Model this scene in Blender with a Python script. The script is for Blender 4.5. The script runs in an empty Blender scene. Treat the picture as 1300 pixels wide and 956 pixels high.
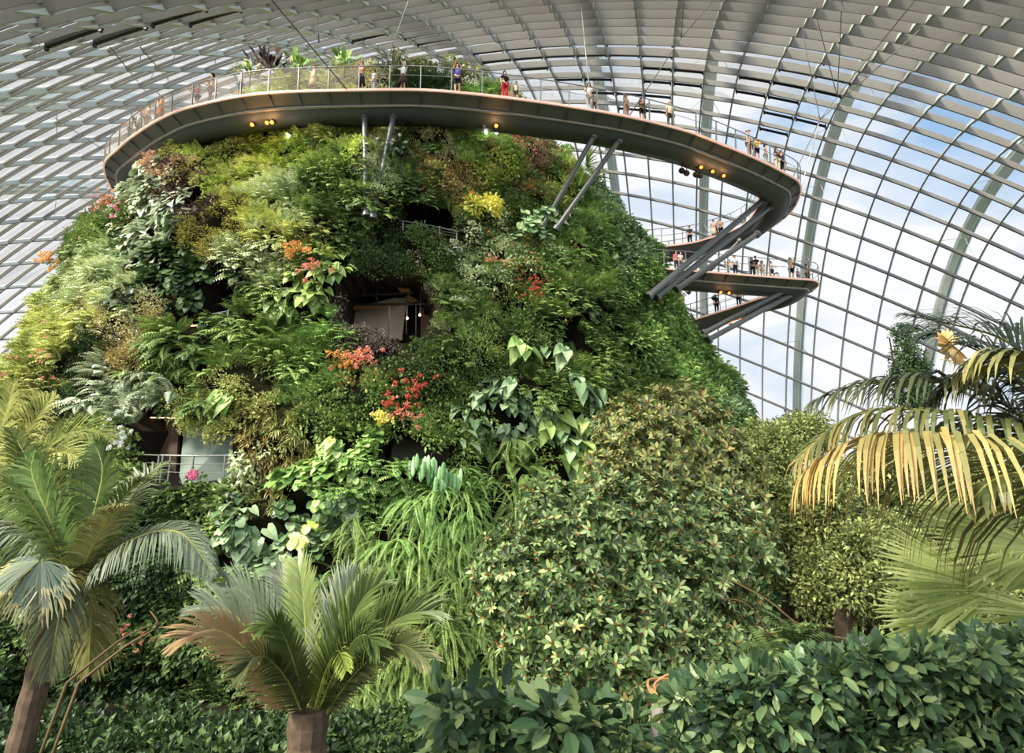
import bpy, math, random
import numpy as np
from mathutils import Vector, Matrix
random.seed(7); RNG=np.random.default_rng(7)
scene=bpy.context.scene; COL=scene.collection
# ------------------------------------------------------------------ camera
F=750.0; TH=math.radians(12); ST,CT=math.sin(TH),math.cos(TH)
cam=bpy.data.cameras.new('camera'); camo=bpy.data.objects.new('camera',cam); COL.objects.link(camo)
cam.sensor_width=36; cam.lens=F/1300*36; cam.clip_start=.05; cam.clip_end=900
camo.rotation_euler=(math.pi/2+TH,0,0); cam.shift_y=(478-434)/1300*-1
scene.camera=camo
def ray(px,py):
    x=px-650;y=434-py
    return np.array([x,F*CT-y*ST,F*ST+y*CT])
def at(px,py,Y):
    r=ray(px,py); return r*(Y/r[1])
def atz(px,py,z):
    r=ray(px,py); return r*(z/r[2])
def proj(P):
    P=np.asarray(P,float); d=P[...,1]*CT+P[...,2]*ST; u=-P[...,1]*ST+P[...,2]*CT
    d=np.where(np.abs(d)<1e-3,1e-3,d)
    return 650+F*P[...,0]/d, 434-F*u/d, d
def lin(c):
    if isinstance(c,str): c=[int(c[k:k+2],16)/255 for k in (0,2,4)]
    return tuple((v/12.92 if v<=.04045 else ((v+.055)/1.055)**2.4) for v in c)
# ------------------------------------------------------------------ materials
def newmat(name):
    m=bpy.data.materials.new(name); m.use_nodes=True; nt=m.node_tree; nt.nodes.clear()
    return m,nt,nt.nodes,nt.links
MATS={}
def pmat(name,col,rough=.6,metal=0,spec=.4,noise=0,scale=5,emit=None,estr=0,col2=None):
    if name in MATS: return MATS[name]
    m,nt,N,L=newmat(name); o=N.new('ShaderNodeOutputMaterial'); b=N.new('ShaderNodeBsdfPrincipled')
    c=lin(col); b.inputs['Base Color'].default_value=(*c,1); b.inputs['Roughness'].default_value=rough
    b.inputs['Metallic'].default_value=metal; b.inputs['Specular IOR Level'].default_value=spec
    if noise or col2:
        t=N.new('ShaderNodeTexCoord'); n=N.new('ShaderNodeTexNoise'); n.inputs['Scale'].default_value=scale; n.inputs['Detail'].default_value=6
        r=N.new('ShaderNodeValToRGB'); c2=lin(col2) if col2 else tuple(v*(1-noise) for v in c)
        r.color_ramp.elements[0].position=.35; r.color_ramp.elements[1].position=.65
        r.color_ramp.elements[0].color=(*c2,1); r.color_ramp.elements[1].color=(*c,1)
        L.new(t.outputs['Object'],n.inputs['Vector']); L.new(n.outputs['Fac'],r.inputs['Fac']); L.new(r.outputs['Color'],b.inputs['Base Color'])
    if emit: b.inputs['Emission Color'].default_value=(*lin(emit),1); b.inputs['Emission Strength'].default_value=estr
    L.new(b.outputs[0],o.inputs[0]); MATS[name]=m; return m
GAIN=2.3
def soft(c):
    l=.3*c[0]+.6*c[1]+.1*c[2]; return tuple(v*.8+l*w*.2 for v,w in zip(c,(1.25,1.0,.7)))
def leafmat(name,stops,rough=.38,trans=.2,gain=1.0):
    """stops: list of hex colours along the per-leaf tint 0..1"""
    if name in MATS: return MATS[name]
    m,nt,N,L=newmat(name); o=N.new('ShaderNodeOutputMaterial'); b=N.new('ShaderNodeBsdfPrincipled'); a=N.new('ShaderNodeAttribute')
    a.attribute_name='tint'; r=N.new('ShaderNodeValToRGB'); cr=r.color_ramp
    while len(cr.elements)<len(stops): cr.elements.new(.5)
    for k,s in enumerate(stops):
        cr.elements[k].position=k/max(1,len(stops)-1)
        cr.elements[k].color=(*[min(.9,v*GAIN*gain) for v in soft(lin(s))],1)
    L.new(a.outputs['Fac'],r.inputs['Fac']); L.new(r.outputs['Color'],b.inputs['Base Color'])
    b.inputs['Roughness'].default_value=rough; b.inputs['Specular IOR Level'].default_value=.35
    t=N.new('ShaderNodeBsdfTranslucent'); L.new(r.outputs['Color'],t.inputs['Color'])
    mx=N.new('ShaderNodeMixShader'); mx.inputs[0].default_value=trans
    L.new(b.outputs[0],mx.inputs[1]); L.new(t.outputs[0],mx.inputs[2]); L.new(mx.outputs[0],o.inputs[0])
    MATS[name]=m; return m
# ------------------------------------------------------------------ objects
def tag(o,label=None,cat=None,group=None,kind=None):
    if label: o['label']=label
    if cat: o['category']=cat
    if group: o['group']=group
    if kind: o['kind']=kind
    return o
def empty(name,loc=(0,0,0),rz=0,parent=None):
    o=bpy.data.objects.new(name,None); COL.objects.link(o); o.location=tuple(loc); o.rotation_euler=(0,0,rz)
    o.empty_display_size=.1
    if parent: o.parent=parent
    return o
def meshdata(name,V,Q,mat,T=None,M=None,smooth=False):
    """V n x 3, Q m x 4 quads (or list of polygons), T tint per face, M material index per face"""
    me=bpy.data.meshes.new(name); V=np.asarray(V,np.float32)
    if isinstance(Q,list):
        me.from_pydata(V.tolist(),[],[list(map(int,q)) for q in Q]); nf=len(Q)
    else:
        Q=np.asarray(Q,np.int32); nf=len(Q); s=Q.shape[1]
        me.vertices.add(len(V)); me.vertices.foreach_set('co',V.ravel())
        me.loops.add(nf*s); me.loops.foreach_set('vertex_index',Q.ravel())
        me.polygons.add(nf); me.polygons.foreach_set('loop_start',np.arange(0,nf*s,s,dtype=np.int32))
        me.update(calc_edges=True)
    for m in (mat if isinstance(mat,(list,tuple)) else [mat]): me.materials.append(m)
    if M is not None: me.polygons.foreach_set('material_index',np.asarray(M,np.int32))
    if T is not None:
        a=me.attributes.new('tint','FLOAT','FACE'); a.data.foreach_set('value',np.asarray(T,np.float32))
    me.polygons.foreach_set('use_smooth',np.full(nf,bool(smooth)))
    me.update(); return me
def mobj(name,V,Q,mat,parent=None,T=None,M=None,smooth=False,origin=None):
    V=np.asarray(V,float)
    if origin is not None: V=V-np.asarray(origin)
    o=bpy.data.objects.new(name,meshdata(name,V,Q,mat,T,M,smooth)); COL.objects.link(o)
    if origin is not None: o.location=tuple(origin)
    if parent: o.parent=parent
    return o
class MB:
    def __init__(s): s.V=[];s.F=[];s.T=[];s.M=[];s.n=0
    def add(s,V,Q,T=None,m=0):
        V=np.asarray(V,float); s.V.append(V)
        for q in Q: s.F.append([int(i)+s.n for i in q]); s.M.append(m); s.T.append(.5 if T is None else T)
        s.n+=len(V); return s
    def box(s,c,sz,rz=0,m=0,rot=None):
        x,y,z=[v/2 for v in sz]; V=np.array([[a*x,b*y,d*z] for d in(-1,1) for a,b in((-1,-1),(1,-1),(1,1),(-1,1))])
        R=np.array(rot) if rot is not None else np.array([[math.cos(rz),-math.sin(rz),0],[math.sin(rz),math.cos(rz),0],[0,0,1]])
        return s.add(V@R.T+np.asarray(c),[(3,2,1,0),(4,5,6,7),(0,1,5,4),(1,2,6,5),(2,3,7,6),(3,0,4,7)],m=m)
    def tube(s,pts,rad,n=8,m=0,cap=True):
        pts=np.asarray(pts,float); k=len(pts); rad=np.broadcast_to(np.asarray(rad,float),(k,)); V=[]
        t0=pts[1]-pts[0]; ref=np.array([0,0,1.]) if abs(t0[2])<.9*np.linalg.norm(t0) else np.array([1.,0,0])
        for i in range(k):
            t=pts[min(i+1,k-1)]-pts[max(i-1,0)]; t=t/(np.linalg.norm(t)+1e-9)
            a=np.cross(t,ref); a/=np.linalg.norm(a)+1e-9; b=np.cross(a,t); ref=b if i>=0 else ref
            for j in range(n):
                an=2*math.pi*j/n; V.append(pts[i]+rad[i]*(math.cos(an)*a+math.sin(an)*b))
        Q=[(i*n+j,i*n+(j+1)%n,(i+1)*n+(j+1)%n,(i+1)*n+j) for i in range(k-1) for j in range(n)]
        if cap: Q+= [tuple(range(n))[::-1], tuple((k-1)*n+j for j in range(n))]
        return s.add(V,Q,m=m)
    def lathe(s,c,prof,n=12,m=0,axis=None):
        V=[];c=np.asarray(c,float)
        if axis is None: A=np.array([0,0,1.])
        else: A=np.asarray(axis,float);A/=np.linalg.norm(A)
        X=np.cross(A,[0,0,1.] if abs(A[2])<.9 else [1.,0,0]);X/=np.linalg.norm(X);Yv=np.cross(A,X)
        for r,z in prof:
            for j in range(n): an=2*math.pi*j/n; V.append(c+r*math.cos(an)*X+r*math.sin(an)*Yv+z*A)
        k=len(prof); Q=[(i*n+j,i*n+(j+1)%n,(i+1)*n+(j+1)%n,(i+1)*n+j) for i in range(k-1) for j in range(n)]
        Q+=[tuple(range(n))[::-1],tuple((k-1)*n+j for j in range(n))]
        return s.add(V,Q,m=m)
    def obj(s,name,mat,parent=None,smooth=False,origin=None):
        return mobj(name,np.concatenate(s.V),s.F,mat,parent,T=s.T,M=s.M,smooth=smooth,origin=origin)
def cat(parts):
    """join list of (V,Q,T)"""
    V=[];Q=[];T=[];n=0
    for v,q,t in parts: V.append(v);Q.append(np.asarray(q)+n);T.append(t);n+=len(v)
    return np.concatenate(V),np.concatenate(Q),np.concatenate(T)
def inst(tpl,R,P,S=None,dt=None):
    """copy a template K times: R Kx3x3 (columns = local axes), P Kx3"""
    V,Q,T=tpl; K=len(P); 
    if S is not None: R=R*S[:,None,None]
    W=np.einsum('kij,nj->kni',R,V)+P[:,None,:]
    QQ=(Q[None]+(np.arange(K)*len(V))[:,None,None]).reshape(-1,Q.shape[1])
    TT=np.broadcast_to(T,(K,len(T))).copy()
    if dt is not None: TT+=dt[:,None]
    return W.reshape(-1,3),QQ,np.clip(TT,0,1).ravel()
# ------------------------------------------------------------------ plant templates (local: y outwards from the wall, z up)
def nz(v): return v/(np.linalg.norm(v,axis=-1,keepdims=True)+1e-9)
def kites(base,d,side,L,W,tip_drop=0,fold=.15):
    """simple leaf: one folded kite per entry as 2 quads sharing the midrib"""
    d=nz(d); side=nz(side); up=np.cross(side,d); L=np.asarray(L)[:,None]; W=np.asarray(W)[:,None]
    a=base; m1=base+d*L*.45; l=base+d*L*.4+side*W*.5+up*W*fold; r=base+d*L*.4-side*W*.5+up*W*fold
    t=base+d*L+np.array([0,0,-1.])*L*tip_drop
    n=len(base); V=np.stack([a,l,t,m1,r],1).reshape(-1,3); o=(np.arange(n)*5)[:,None]
    Q=np.concatenate([o+np.array([[0,3,2,1]]),o+np.array([[0,4,2,3]])],0)
    return V,Q
def bushT(rng,n=60,r=.45,L=.14,W=.07,flat=.8,tip=.15,wall=True,light=.45):
    u=rng.normal(size=(n,3)); 
    if wall: u[:,1]=np.abs(u[:,1])
    u=nz(u)*(rng.uniform(.45,1,(n,1)))*r*np.array([1,1,flat])
    d=nz(u)+rng.normal(size=(n,3))*.5+np.array([0,.2,.15]); side=np.cross(d,rng.normal(size=(n,3))*.4+np.array([0,0,1.]))
    V,Q=kites(u,d,side,rng.uniform(.7,1.3,n)*L,rng.uniform(.7,1.3,n)*W,tip)
    t=np.clip(rng.uniform(0,1,n)*.7+light*.3,0,1); return V,Q,np.concatenate([t,t])
def frondpath(az,e0,L,drop,n=8):
    t=np.linspace(0,1,n+1); e=e0-drop*t**1.3; h=np.array([math.sin(az),math.cos(az)])
    d=np.stack([np.cos(e)*h[0],np.cos(e)*h[1],np.sin(e)],1); P=np.concatenate([[np.zeros(3)],np.cumsum(d[:-1]*L/n,0)]); return P,d
def fernT(rng,n=9,L=.9,pairs=9,spread=1.35,e0=(.3,1.2),drop=(1.2,2.2),lw=.16,wall=True,fwd=.35,lwid=.26):
    out=[]
    for k in range(n):
        az=rng.uniform(-spread,spread) if wall else 2*math.pi*(k+rng.uniform(0,.6))/n
        l=L*rng.uniform(.7,1.15); P,d=frondpath(az,rng.uniform(*e0),l,rng.uniform(*drop),8)
        tt=np.linspace(.1,.98,pairs); idx=tt*8; i0=np.clip(idx.astype(int),0,7); fr=(idx-i0)[:,None]
        B=P[i0]*(1-fr)+P[i0+1]*fr; D=nz(d[i0]*(1-fr)+d[i0+1]*fr); S=nz(np.cross(D,[0,0,1.]+0*D)); 
        ll=l*lw*np.sin(np.clip(tt*1.02+.12,0,1)*math.pi)**.7+.01
        for sg in(-1,1):
            dd=S*sg+D*fwd+np.array([0,0,-.25]); V,Q=kites(B,dd,np.cross(dd,np.cross(S,D)),ll,l/pairs*np.ones(pairs)*.9*(lwid/.26),.1,.05)
            t=np.clip(rng.uniform(.2,.8)+rng.normal(size=pairs)*.08,0,1); out.append((V,Q,np.concatenate([t,t])))
    return cat(out)
def hangT(rng,n=7,L=1.8,pairs=22,lw=.05):
    return fernT(rng,n,L,pairs,1.2,(-.3,.8),(1.5,2.2),lw,fwd=.1,lwid=.26)
PROF={'heart':([0,.12,.35,.65,1],[.25,.5,.46,.3,.0],[-.22,-.08,.25,.6,1]),
 'oval':([0,.2,.5,.8,1],[.02,.33,.5,.32,0],[0,.18,.5,.8,1]),
 'round':([0,.15,.45,.8,1],[.2,.46,.55,.38,.08],[-.12,.05,.45,.8,1]),
 'strap':([0,.3,.6,.85,1],[.35,.5,.45,.28,0],[0,.3,.6,.85,1]),
 'paddle':([0,.15,.45,.8,1],[.05,.35,.5,.4,.05],[0,.15,.45,.8,1])}
def blade(prof,L,W,droop=.3,fold=.12):
    t,w,b=[np.array(a) for a in PROF[prof]]; z=-droop*L*t**2
    zb=-droop*L*b*np.abs(b)
    C=np.stack([0*t,t*L,z],1); Lf=np.stack([-w*W,b*L,zb+fold*w*W],1); Rt=np.stack([w*W,b*L,zb+fold*w*W],1)
    n=len(t); V=np.concatenate([C,Lf,Rt]); Q=[]
    for i in range(n-1): Q.append((i,i+1,n+i+1,n+i)); Q.append((i+1,i,2*n+i,2*n+i+1))
    return V,np.array(Q)
def frame_from(y,zref=(0,0,1.)):
    y=nz(np.asarray(y,float)); x=nz(np.cross(y,zref)); z=np.cross(x,y); return np.stack([x,y,z],-1)
def bigleafT(rng,n=9,prof='heart',L=.4,W=.34,r=.5,droop=.3,down=.5,petiole=True,wall=True,hang=.2):
    out=[]; bv,bq=blade(prof,1,W/L,droop)
    for k in range(n):
        az=rng.uniform(-1.3,1.3) if wall else 2*math.pi*(k+rng.uniform(0,.5))/n
        e=rng.uniform(-.6,1.1); rr=r*rng.uniform(.35,1)
        p=np.array([math.sin(az)*math.cos(e),math.cos(az)*math.cos(e),math.sin(e)])*rr
        d=nz(p)*.8+np.array([rng.normal()*.3,.25,-down-rng.uniform(0,.5)]); R=frame_from(d,(rng.normal()*.25,.6,.7))
        l=L*rng.uniform(.65,1.15); t=rng.uniform(.1,.95)
        out.append((bv@(R.T)*l+p,bq,np.clip(t+np.tile([.04,-.04],len(bq)//2),0,1)))
        if petiole:
            s=nz(np.cross(p,[0,0,1.]))*.012; out.append((np.array([-s,s,p+s,p-s]),np.array([[0,1,2,3]]),np.array([.7])))
    return cat(out)
def strapT(rng,n=16,L=.8,W=.05,wall=True,e0=(.2,1.5),drop=(.8,2.2)):
    out=[]
    for k in range(n):
        az=rng.uniform(-1.5,1.5) if wall else rng.uniform(0,6.28)
        P,d=frondpath(az,rng.uniform(*e0),L*rng.uniform(.6,1.1),rng.uniform(*drop),5); S=nz(np.cross(d,[0,0,1.]+0*d)); w=W*np.array([.6,1,1,.8,.5,.05])[:,None]
        V=np.concatenate([P-S*w/2,P+S*w/2]); Q=np.array([(i,i+1,6+i+1,6+i) for i in range(5)]); out.append((V,Q,np.full(5,rng.uniform(0,1))))
    return cat(out)
def flowerT(rng,n=40,r=.35,L=.07):
    u=rng.normal(size=(n,3)); u[:,1]=np.abs(u[:,1]); u=nz(u)*rng.uniform(.3,1,(n,1))**.5*r*np.array([1.2,.6,1])
    out=[]
    for k in range(3):
        d=nz(rng.normal(size=(n,3))); V,Q=kites(u,d,np.cross(d,rng.normal(size=(n,3))),np.full(n,L),np.full(n,L*.8)); t=rng.uniform(0,1,n); out.append((V,Q,np.concatenate([t,t])))
    return cat(out)
def rosetteT(rng,n=8,L=.17,W=.065,e=.45,bud=True):
    out=[]; bv,bq=blade('oval',L,W,.15,.25)
    for k in range(n):
        az=2*math.pi*(k+rng.uniform(-.2,.2))/n; el=e+rng.uniform(-.35,.4); d=np.array([math.cos(az)*math.cos(el),math.sin(az)*math.cos(el),math.sin(el)])
        R=frame_from(d,(0,0,1.)); out.append((bv@R.T*rng.uniform(.75,1.1)+d*.02,bq,np.full(len(bq),rng.uniform(0,.58))))
    if bud:
        for k in range(3):
            az=rng.uniform(0,6.3); d=np.array([math.cos(az)*.5,math.sin(az)*.5,.85]); R=frame_from(d,(0,1.,0)); out.append((bv@R.T*.42,bq,np.full(len(bq),1.0)))
    return cat(out)
# ------------------------------------------------------------------ world, lights
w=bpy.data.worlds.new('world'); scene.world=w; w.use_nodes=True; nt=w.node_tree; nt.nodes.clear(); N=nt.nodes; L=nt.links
tc=N.new('ShaderNodeTexCoord'); mp=N.new('ShaderNodeMapping'); mp.inputs['Scale'].default_value=(1.3,1.3,2.6); mp.inputs['Location'].default_value=(.35,.1,.12)
no=N.new('ShaderNodeTexNoise'); no.inputs['Scale'].default_value=2.1; no.inputs['Detail'].default_value=9; no.inputs['Roughness'].default_value=.52; no.inputs['Distortion'].default_value=.5
sp=N.new('ShaderNodeSeparateXYZ'); ra=N.new('ShaderNodeMapRange'); ra.inputs['From Min'].default_value=-.05; ra.inputs['From Max'].default_value=.62; ra.inputs['To Min'].default_value=.22; ra.inputs['To Max'].default_value=-.04
xr=N.new('ShaderNodeMapRange'); xr.inputs['From Min'].default_value=-.6; xr.inputs['From Max'].default_value=.35; xr.inputs['To Min'].default_value=.30; xr.inputs['To Max'].default_value=-.02
ad=N.new('ShaderNodeMath'); ad.operation='ADD'; ad2=N.new('ShaderNodeMath'); ad2.operation='ADD'
cr=N.new('ShaderNodeValToRGB'); cr.color_ramp.elements[0].position=.42; cr.color_ramp.elements[1].position=.62
cr.color_ramp.elements[0].color=(*[v*1.0 for v in lin('A4CAF4')],1); cr.color_ramp.elements[1].color=(1.0,1.0,1.02,1)
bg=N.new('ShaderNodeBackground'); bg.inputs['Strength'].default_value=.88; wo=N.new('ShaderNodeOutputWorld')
L.new(tc.outputs['Generated'],mp.inputs[0]); L.new(mp.outputs[0],no.inputs['Vector']); L.new(tc.outputs['Generated'],sp.inputs[0])
L.new(sp.outputs['Z'],ra.inputs['Value']); L.new(sp.outputs['X'],xr.inputs['Value'])
L.new(no.outputs['Fac'],ad.inputs[0]); L.new(ra.outputs[0],ad.inputs[1]); L.new(ad.outputs[0],ad2.inputs[0]); L.new(xr.outputs[0],ad2.inputs[1])
L.new(ad2.outputs[0],cr.inputs['Fac']); bk=N.new('ShaderNodeMapRange'); bk.inputs['From Min'].default_value=.15; bk.inputs['From Max'].default_value=-.7; bk.inputs['To Min'].default_value=1; bk.inputs['To Max'].default_value=2.5  # unseen sky behind the camera brightened to fill the interior with light
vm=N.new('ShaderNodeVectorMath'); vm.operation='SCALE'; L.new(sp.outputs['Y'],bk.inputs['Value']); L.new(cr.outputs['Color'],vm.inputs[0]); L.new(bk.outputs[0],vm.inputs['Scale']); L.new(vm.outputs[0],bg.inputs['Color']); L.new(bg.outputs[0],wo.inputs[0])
def sun(name,d,e,ang,col):
    l=bpy.data.lights.new(name,'SUN'); l.energy=e; l.angle=math.radians(ang); l.color=col; o=bpy.data.objects.new(name,l); COL.objects.link(o)
    o.rotation_euler=Vector(d).to_track_quat('-Z','Y').to_euler(); return o
sun('sun',(.55,.5,-.68),7.5,12,(1,.93,.80))
scene.view_settings.view_transform='Standard'; scene.view_settings.look='None'; scene.view_settings.gamma=1; scene.view_settings.use_curve_mapping=False
scene.view_settings.exposure=.22
scene.cycles.max_bounces=8; scene.cycles.diffuse_bounces=4; scene.cycles.transparent_max_bounces=12; scene.cycles.use_denoising=True
# ------------------------------------------------------------------ glass shell of the dome
SP=[-7.62378,47.91161,-33.86812,0.25518,78.48183,73.58329,70.51455,0.24332,0.03909,0.00035,1.37752,0.04351,-0.09561,0.99103,0.00232,-0.02399,0,-0.11088,-0.04563,-0.00689,-0.25646,0.4129,0.09065]
def surf(i,j):
    xc,yc,zc,yaw,A,B,H,f0,f1,f2,v0,v1,v2,pw,f3,v3,J0,a1,a2,a3,a4,a5,a6=SP
    i=np.asarray(i,float);j=np.asarray(j,float);I=i/10;J=j/10
    ph=f0+f1*i+f2*i*i+f3*i**3*.01; v=v0-v1*j+v2*j*j*.01+v3*j**3*.001+a1*I+a2*I*J+a3*I*I
    cp=np.maximum(np.cos(ph),1e-3)**pw; X=A*np.sin(ph);Y=B*cp*np.cos(v);Z=H*cp*np.sin(v)*(1+a4*np.cos(v)**2+a5*np.cos(v))+a6*X
    cy,sy=math.cos(yaw),math.sin(yaw); return np.stack([xc+X*cy+Y*sy, yc-X*sy+Y*cy, zc+Z],-1)
def shell_n(i,j):
    e=.05; a=surf(i+e,j)-surf(i-e,j); b=surf(i,j+e)-surf(i,j-e); n=nz(np.cross(a,b)); c=np.array([5.,45.,-5.]); s=np.sign(((c-surf(i,j))*n).sum(-1,keepdims=True)); return n*s
I0,I1,J0,J1=-27,20,-27,15
archm=pmat('arch_paint','B4B8B4',.45,0,.4,noise=.06,scale=.6)
white=pmat('painted_steel','817D75',.45,0,.4,noise=.08,scale=.6); wcool=pmat('arch_steel','D2DAD6',.4,0,.4,noise=.06,scale=.4); dark=pmat('roller_black','23262B',.5)
gm,nt_,N_,L_=newmat('roof_glass'); go=N_.new('ShaderNodeOutputMaterial'); gt=N_.new('ShaderNodeBsdfTransparent'); gt.inputs[0].default_value=(.955,.975,.97,1); gg=N_.new('ShaderNodeBsdfGlossy'); gg.inputs['Roughness'].default_value=.05
lw=N_.new('ShaderNodeLayerWeight'); lw.inputs[0].default_value=.12; ms=N_.new('ShaderNodeMath'); ms.operation='MULTIPLY'; ms.inputs[1].default_value=.35; gx=N_.new('ShaderNodeMixShader')
L_.new(lw.outputs['Fresnel'],ms.inputs[0]); L_.new(ms.outputs[0],gx.inputs[0]); L_.new(gt.outputs[0],gx.inputs[1]); L_.new(gg.outputs[0],gx.inputs[2]); L_.new(gx.outputs[0],go.inputs[0])
gi,gj=np.meshgrid(np.arange(I0,I1+1),np.arange(J0,J1+1),indexing='ij'); GP=surf(gi,gj)-shell_n(gi,gj)*.12
nj=J1-J0+1; q=[(a*nj+b,(a+1)*nj+b,(a+1)*nj+b+1,a*nj+b+1) for a in range(I1-I0) for b in range(nj-1)]
tag(mobj('ceiling',GP.reshape(-1,3),np.array(q),gm),kind='structure')
def beam(i,j,prof):
    """sweep plates along (i,j) arrays; prof list of (half width, depth0, depth1) with arrays allowed; along: which way is sideways"""
    P=surf(i,j); Nn=shell_n(i,j); T=nz(np.gradient(P,axis=0)); B=nz(np.cross(T,Nn)); V=[];Q=[];n=len(P);o=0
    for hw,d0,d1 in prof:
        d0=np.broadcast_to(d0,(n,))[:,None]; d1=np.broadcast_to(d1,(n,))[:,None]
        V+= [P+Nn*d0-B*hw,P+Nn*d0+B*hw,P+Nn*d1+B*hw,P+Nn*d1-B*hw]
        for k in range(4):
            a=o+k*n; b=o+((k+1)%4)*n
            Q+=[(a+m,a+m+1,b+m+1,b+m) for m in range(n-1)]
        o+=4*n
    return np.concatenate(V),np.array(Q)
def rdepth(i,j): # ring beams hang deeper towards the crown of the vault
    base=.33+np.interp(i,[-14,-9,-6,0,12],[-.02,.03,.3,.6,.7])*np.clip((0-j)/7,0,1); return base
for i in range(I0,I1+1):
    j=np.arange(J0,J1+.01,.5); ii=np.full(len(j),float(i)); V,Q=beam(ii,j,[(.08,-.1,.36)] if i>-6 else [(.09,-.05,.24)])
    G=[];GQ=[];n0=len(V)
    for jj in range(J0,J1):   # gusset wedges where a purlin lands on the arch
        if rdepth(i,jj)<.45: continue
        P0=surf(float(i),float(jj)); P1=surf(float(i),jj+.42); P2=surf(float(i),jj-.42); Nn=shell_n(np.array(float(i)),np.array(float(jj))); dd=rdepth(i,jj)
        B=nz(np.cross(P1-P2,Nn))*.09
        for s in(-1,1): G+=[P0+Nn*.4+B*s,P1+Nn*.45+B*s,P0+Nn*dd+B*s,P2+Nn*.45+B*s]
        GQ+=[(n0,n0+1,n0+2,n0+3),(n0+7,n0+6,n0+5,n0+4),(n0+1,n0+5,n0+6,n0+2),(n0+2,n0+6,n0+7,n0+3)]; n0+=8
    if G: V=np.concatenate([V,np.array(G)]); Q=np.concatenate([Q,np.array(GQ)])
    tag(mobj('trim_%d'%(i-I0+1),V,Q,archm),kind='structure')
for j in range(J0,J1+1):
    i=np.arange(I0,I1+.01,.5); d=rdepth(i,float(j)); 
    lf_=np.clip((-4.5-i)/2,0,1); g=.31-.19*lf_; g0=.31-.11*lf_; prof=[(.1,-.1,.30)] if j>6 else [(.085,-.1+.05*lf_,.31-.24*lf_),(.085,.31-.18*lf_,np.maximum(d,.33)-.11*lf_)]
    V,Q=beam(i,np.full(len(i),float(j)),prof); tag(mobj('trim_%d'%(I1-I0+2+j-J0),V,Q,white),kind='structure')
k0=I1-I0+2+J1-J0+1
for k,ia in enumerate([-17.8,-13.8,-9.8,-5.8,-1.75,2.15,6.25,10.4,14.6]):  # outer box-girder arches
    j=np.arange(J0,J1+.01,.5); V,Q=beam(np.full(len(j),ia),j,[(.62,-3.4,-2.6),(.34,-2.6,-2.35)])
    tag(mobj('trim_%d'%(k0+k),V,Q,wcool),kind='structure')
    st=MB()
    for jj in np.arange(J0+1,J1,3): # stand-offs between arch and shell
        p=surf(ia,jj); n=shell_n(np.array(ia),np.array(jj)); a=p-n*2.4
        for di in (-.5,.5): st.tube([a,surf(ia+di,jj)-n*.1],.03,5)
    tag(st.obj('trim_%d'%(k0+20+k),white),kind='structure')
# rolled-up shade rollers on the purlins
ROLL=[(-1,-3),(-1,-4),(-1,-7),(-1,-8),(-1,0),(-1,1),(0,0),(0,1),(0,-1),(0,-2),(0,-3),(0,-4),(0,-5),(0,-6),(0,-7),(0,-8),(1,-1),(1,-2),(1,-6),(1,-7),(3,-1),(3,-2),(3,-5),(4,0),(4,-1),(4,-2),(4,-3),(4,1),(5,0),(5,-2),(5,-3),(5,-4),
 (-2,0),(-2,-1),(-2,-3),(-3,-1),(-3,-3),(-3,-4),(-3,-6),(-3,-7),(-4,-2),(-4,-3),(-4,-4),(-4,-5),(-4,-6),(-4,-7),(-5,-3),(-5,-4),(-5,-8),(-5,-9),(-6,-6),(-6,-7),(-7,-8),(-8,-16),(-8,-17),(-7,-16),(-7,-15)]
for (i,j) in ROLL:
    a=np.linspace(i+.06,i+.94,5); P=surf(a,np.full(5,j+.16))+shell_n(a,np.full(5,j+.16))*.42
    m=MB().tube(P,.14,7); 
    o=m.obj('shade_roller',dark,origin=P[2]); tag(o,'black rolled sunshade roller lying along a purlin under the glass roof','roller',group='black shade rollers under the glass roof')
    br=MB()
    for e in (0,4): br.box(P[e],(.12,.12,.5))
    br.obj('bracket',dark,parent=o,origin=None); br_o=o.children[0]; br_o.location=tuple(-P[2])
# ------------------------------------------------------------------ planted mountain
GZ=-9.0
ZT=np.array([-10,-7,-5,0,5,9,12.5,16,18.3,21.4,23.5,26,27.2])
AL=np.radians([-44,-43.5,-43,-42,-41,-40,-38.8,-37.3,-35.6,-33,-30.5,-25,-20]); AR=np.radians([28,27,26,24,20.8,18.8,17,14.6,12.9,10.4,8,4.5,1])
FZ=np.array([24.2,24.5,25,26.5,28,29.2,30,31,31.8,32.9,33.6,34.6,37])+.9
HALF=(AR-AL)/2; SH=np.sin(HALF); DD=FZ/(1-SH); RR=DD*SH-.35; AC=(AR+AL)/2
def circ(z):
    d=np.interp(z,ZT,DD); r=np.interp(z,ZT,RR); a=np.interp(z,ZT,AC); return d*np.sin(a),d*np.cos(a),r,a
def lump(ps,z):
    return .5*np.sin(ps*7+z*.45)+.4*np.sin(ps*13-z*.8+1.3)+.3*np.sin(ps*23+z*1.7+.4)+.22*np.sin(ps*41-z*2.3)
def mount(ps,z,dr=0):
    """ps: angle from the side facing the camera; returns points"""
    x,y,r,a=circ(z); r=r+lump(ps,z)+dr; t=a+math.pi+ps
    return np.stack([x+r*np.sin(t),y+r*np.cos(t),z+0*ps],-1)
def mnorm(ps,z):
    e=.01; A=mount(ps+e,z)-mount(ps-e,z); B=mount(ps,z+.15)-mount(ps,z-.15); n=nz(np.cross(A,B)); x,y,r,a=circ(z); o=mount(ps,z)-np.stack([x,y,z],-1)
    return n*np.sign((n*o).sum(-1,keepdims=True))
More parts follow.
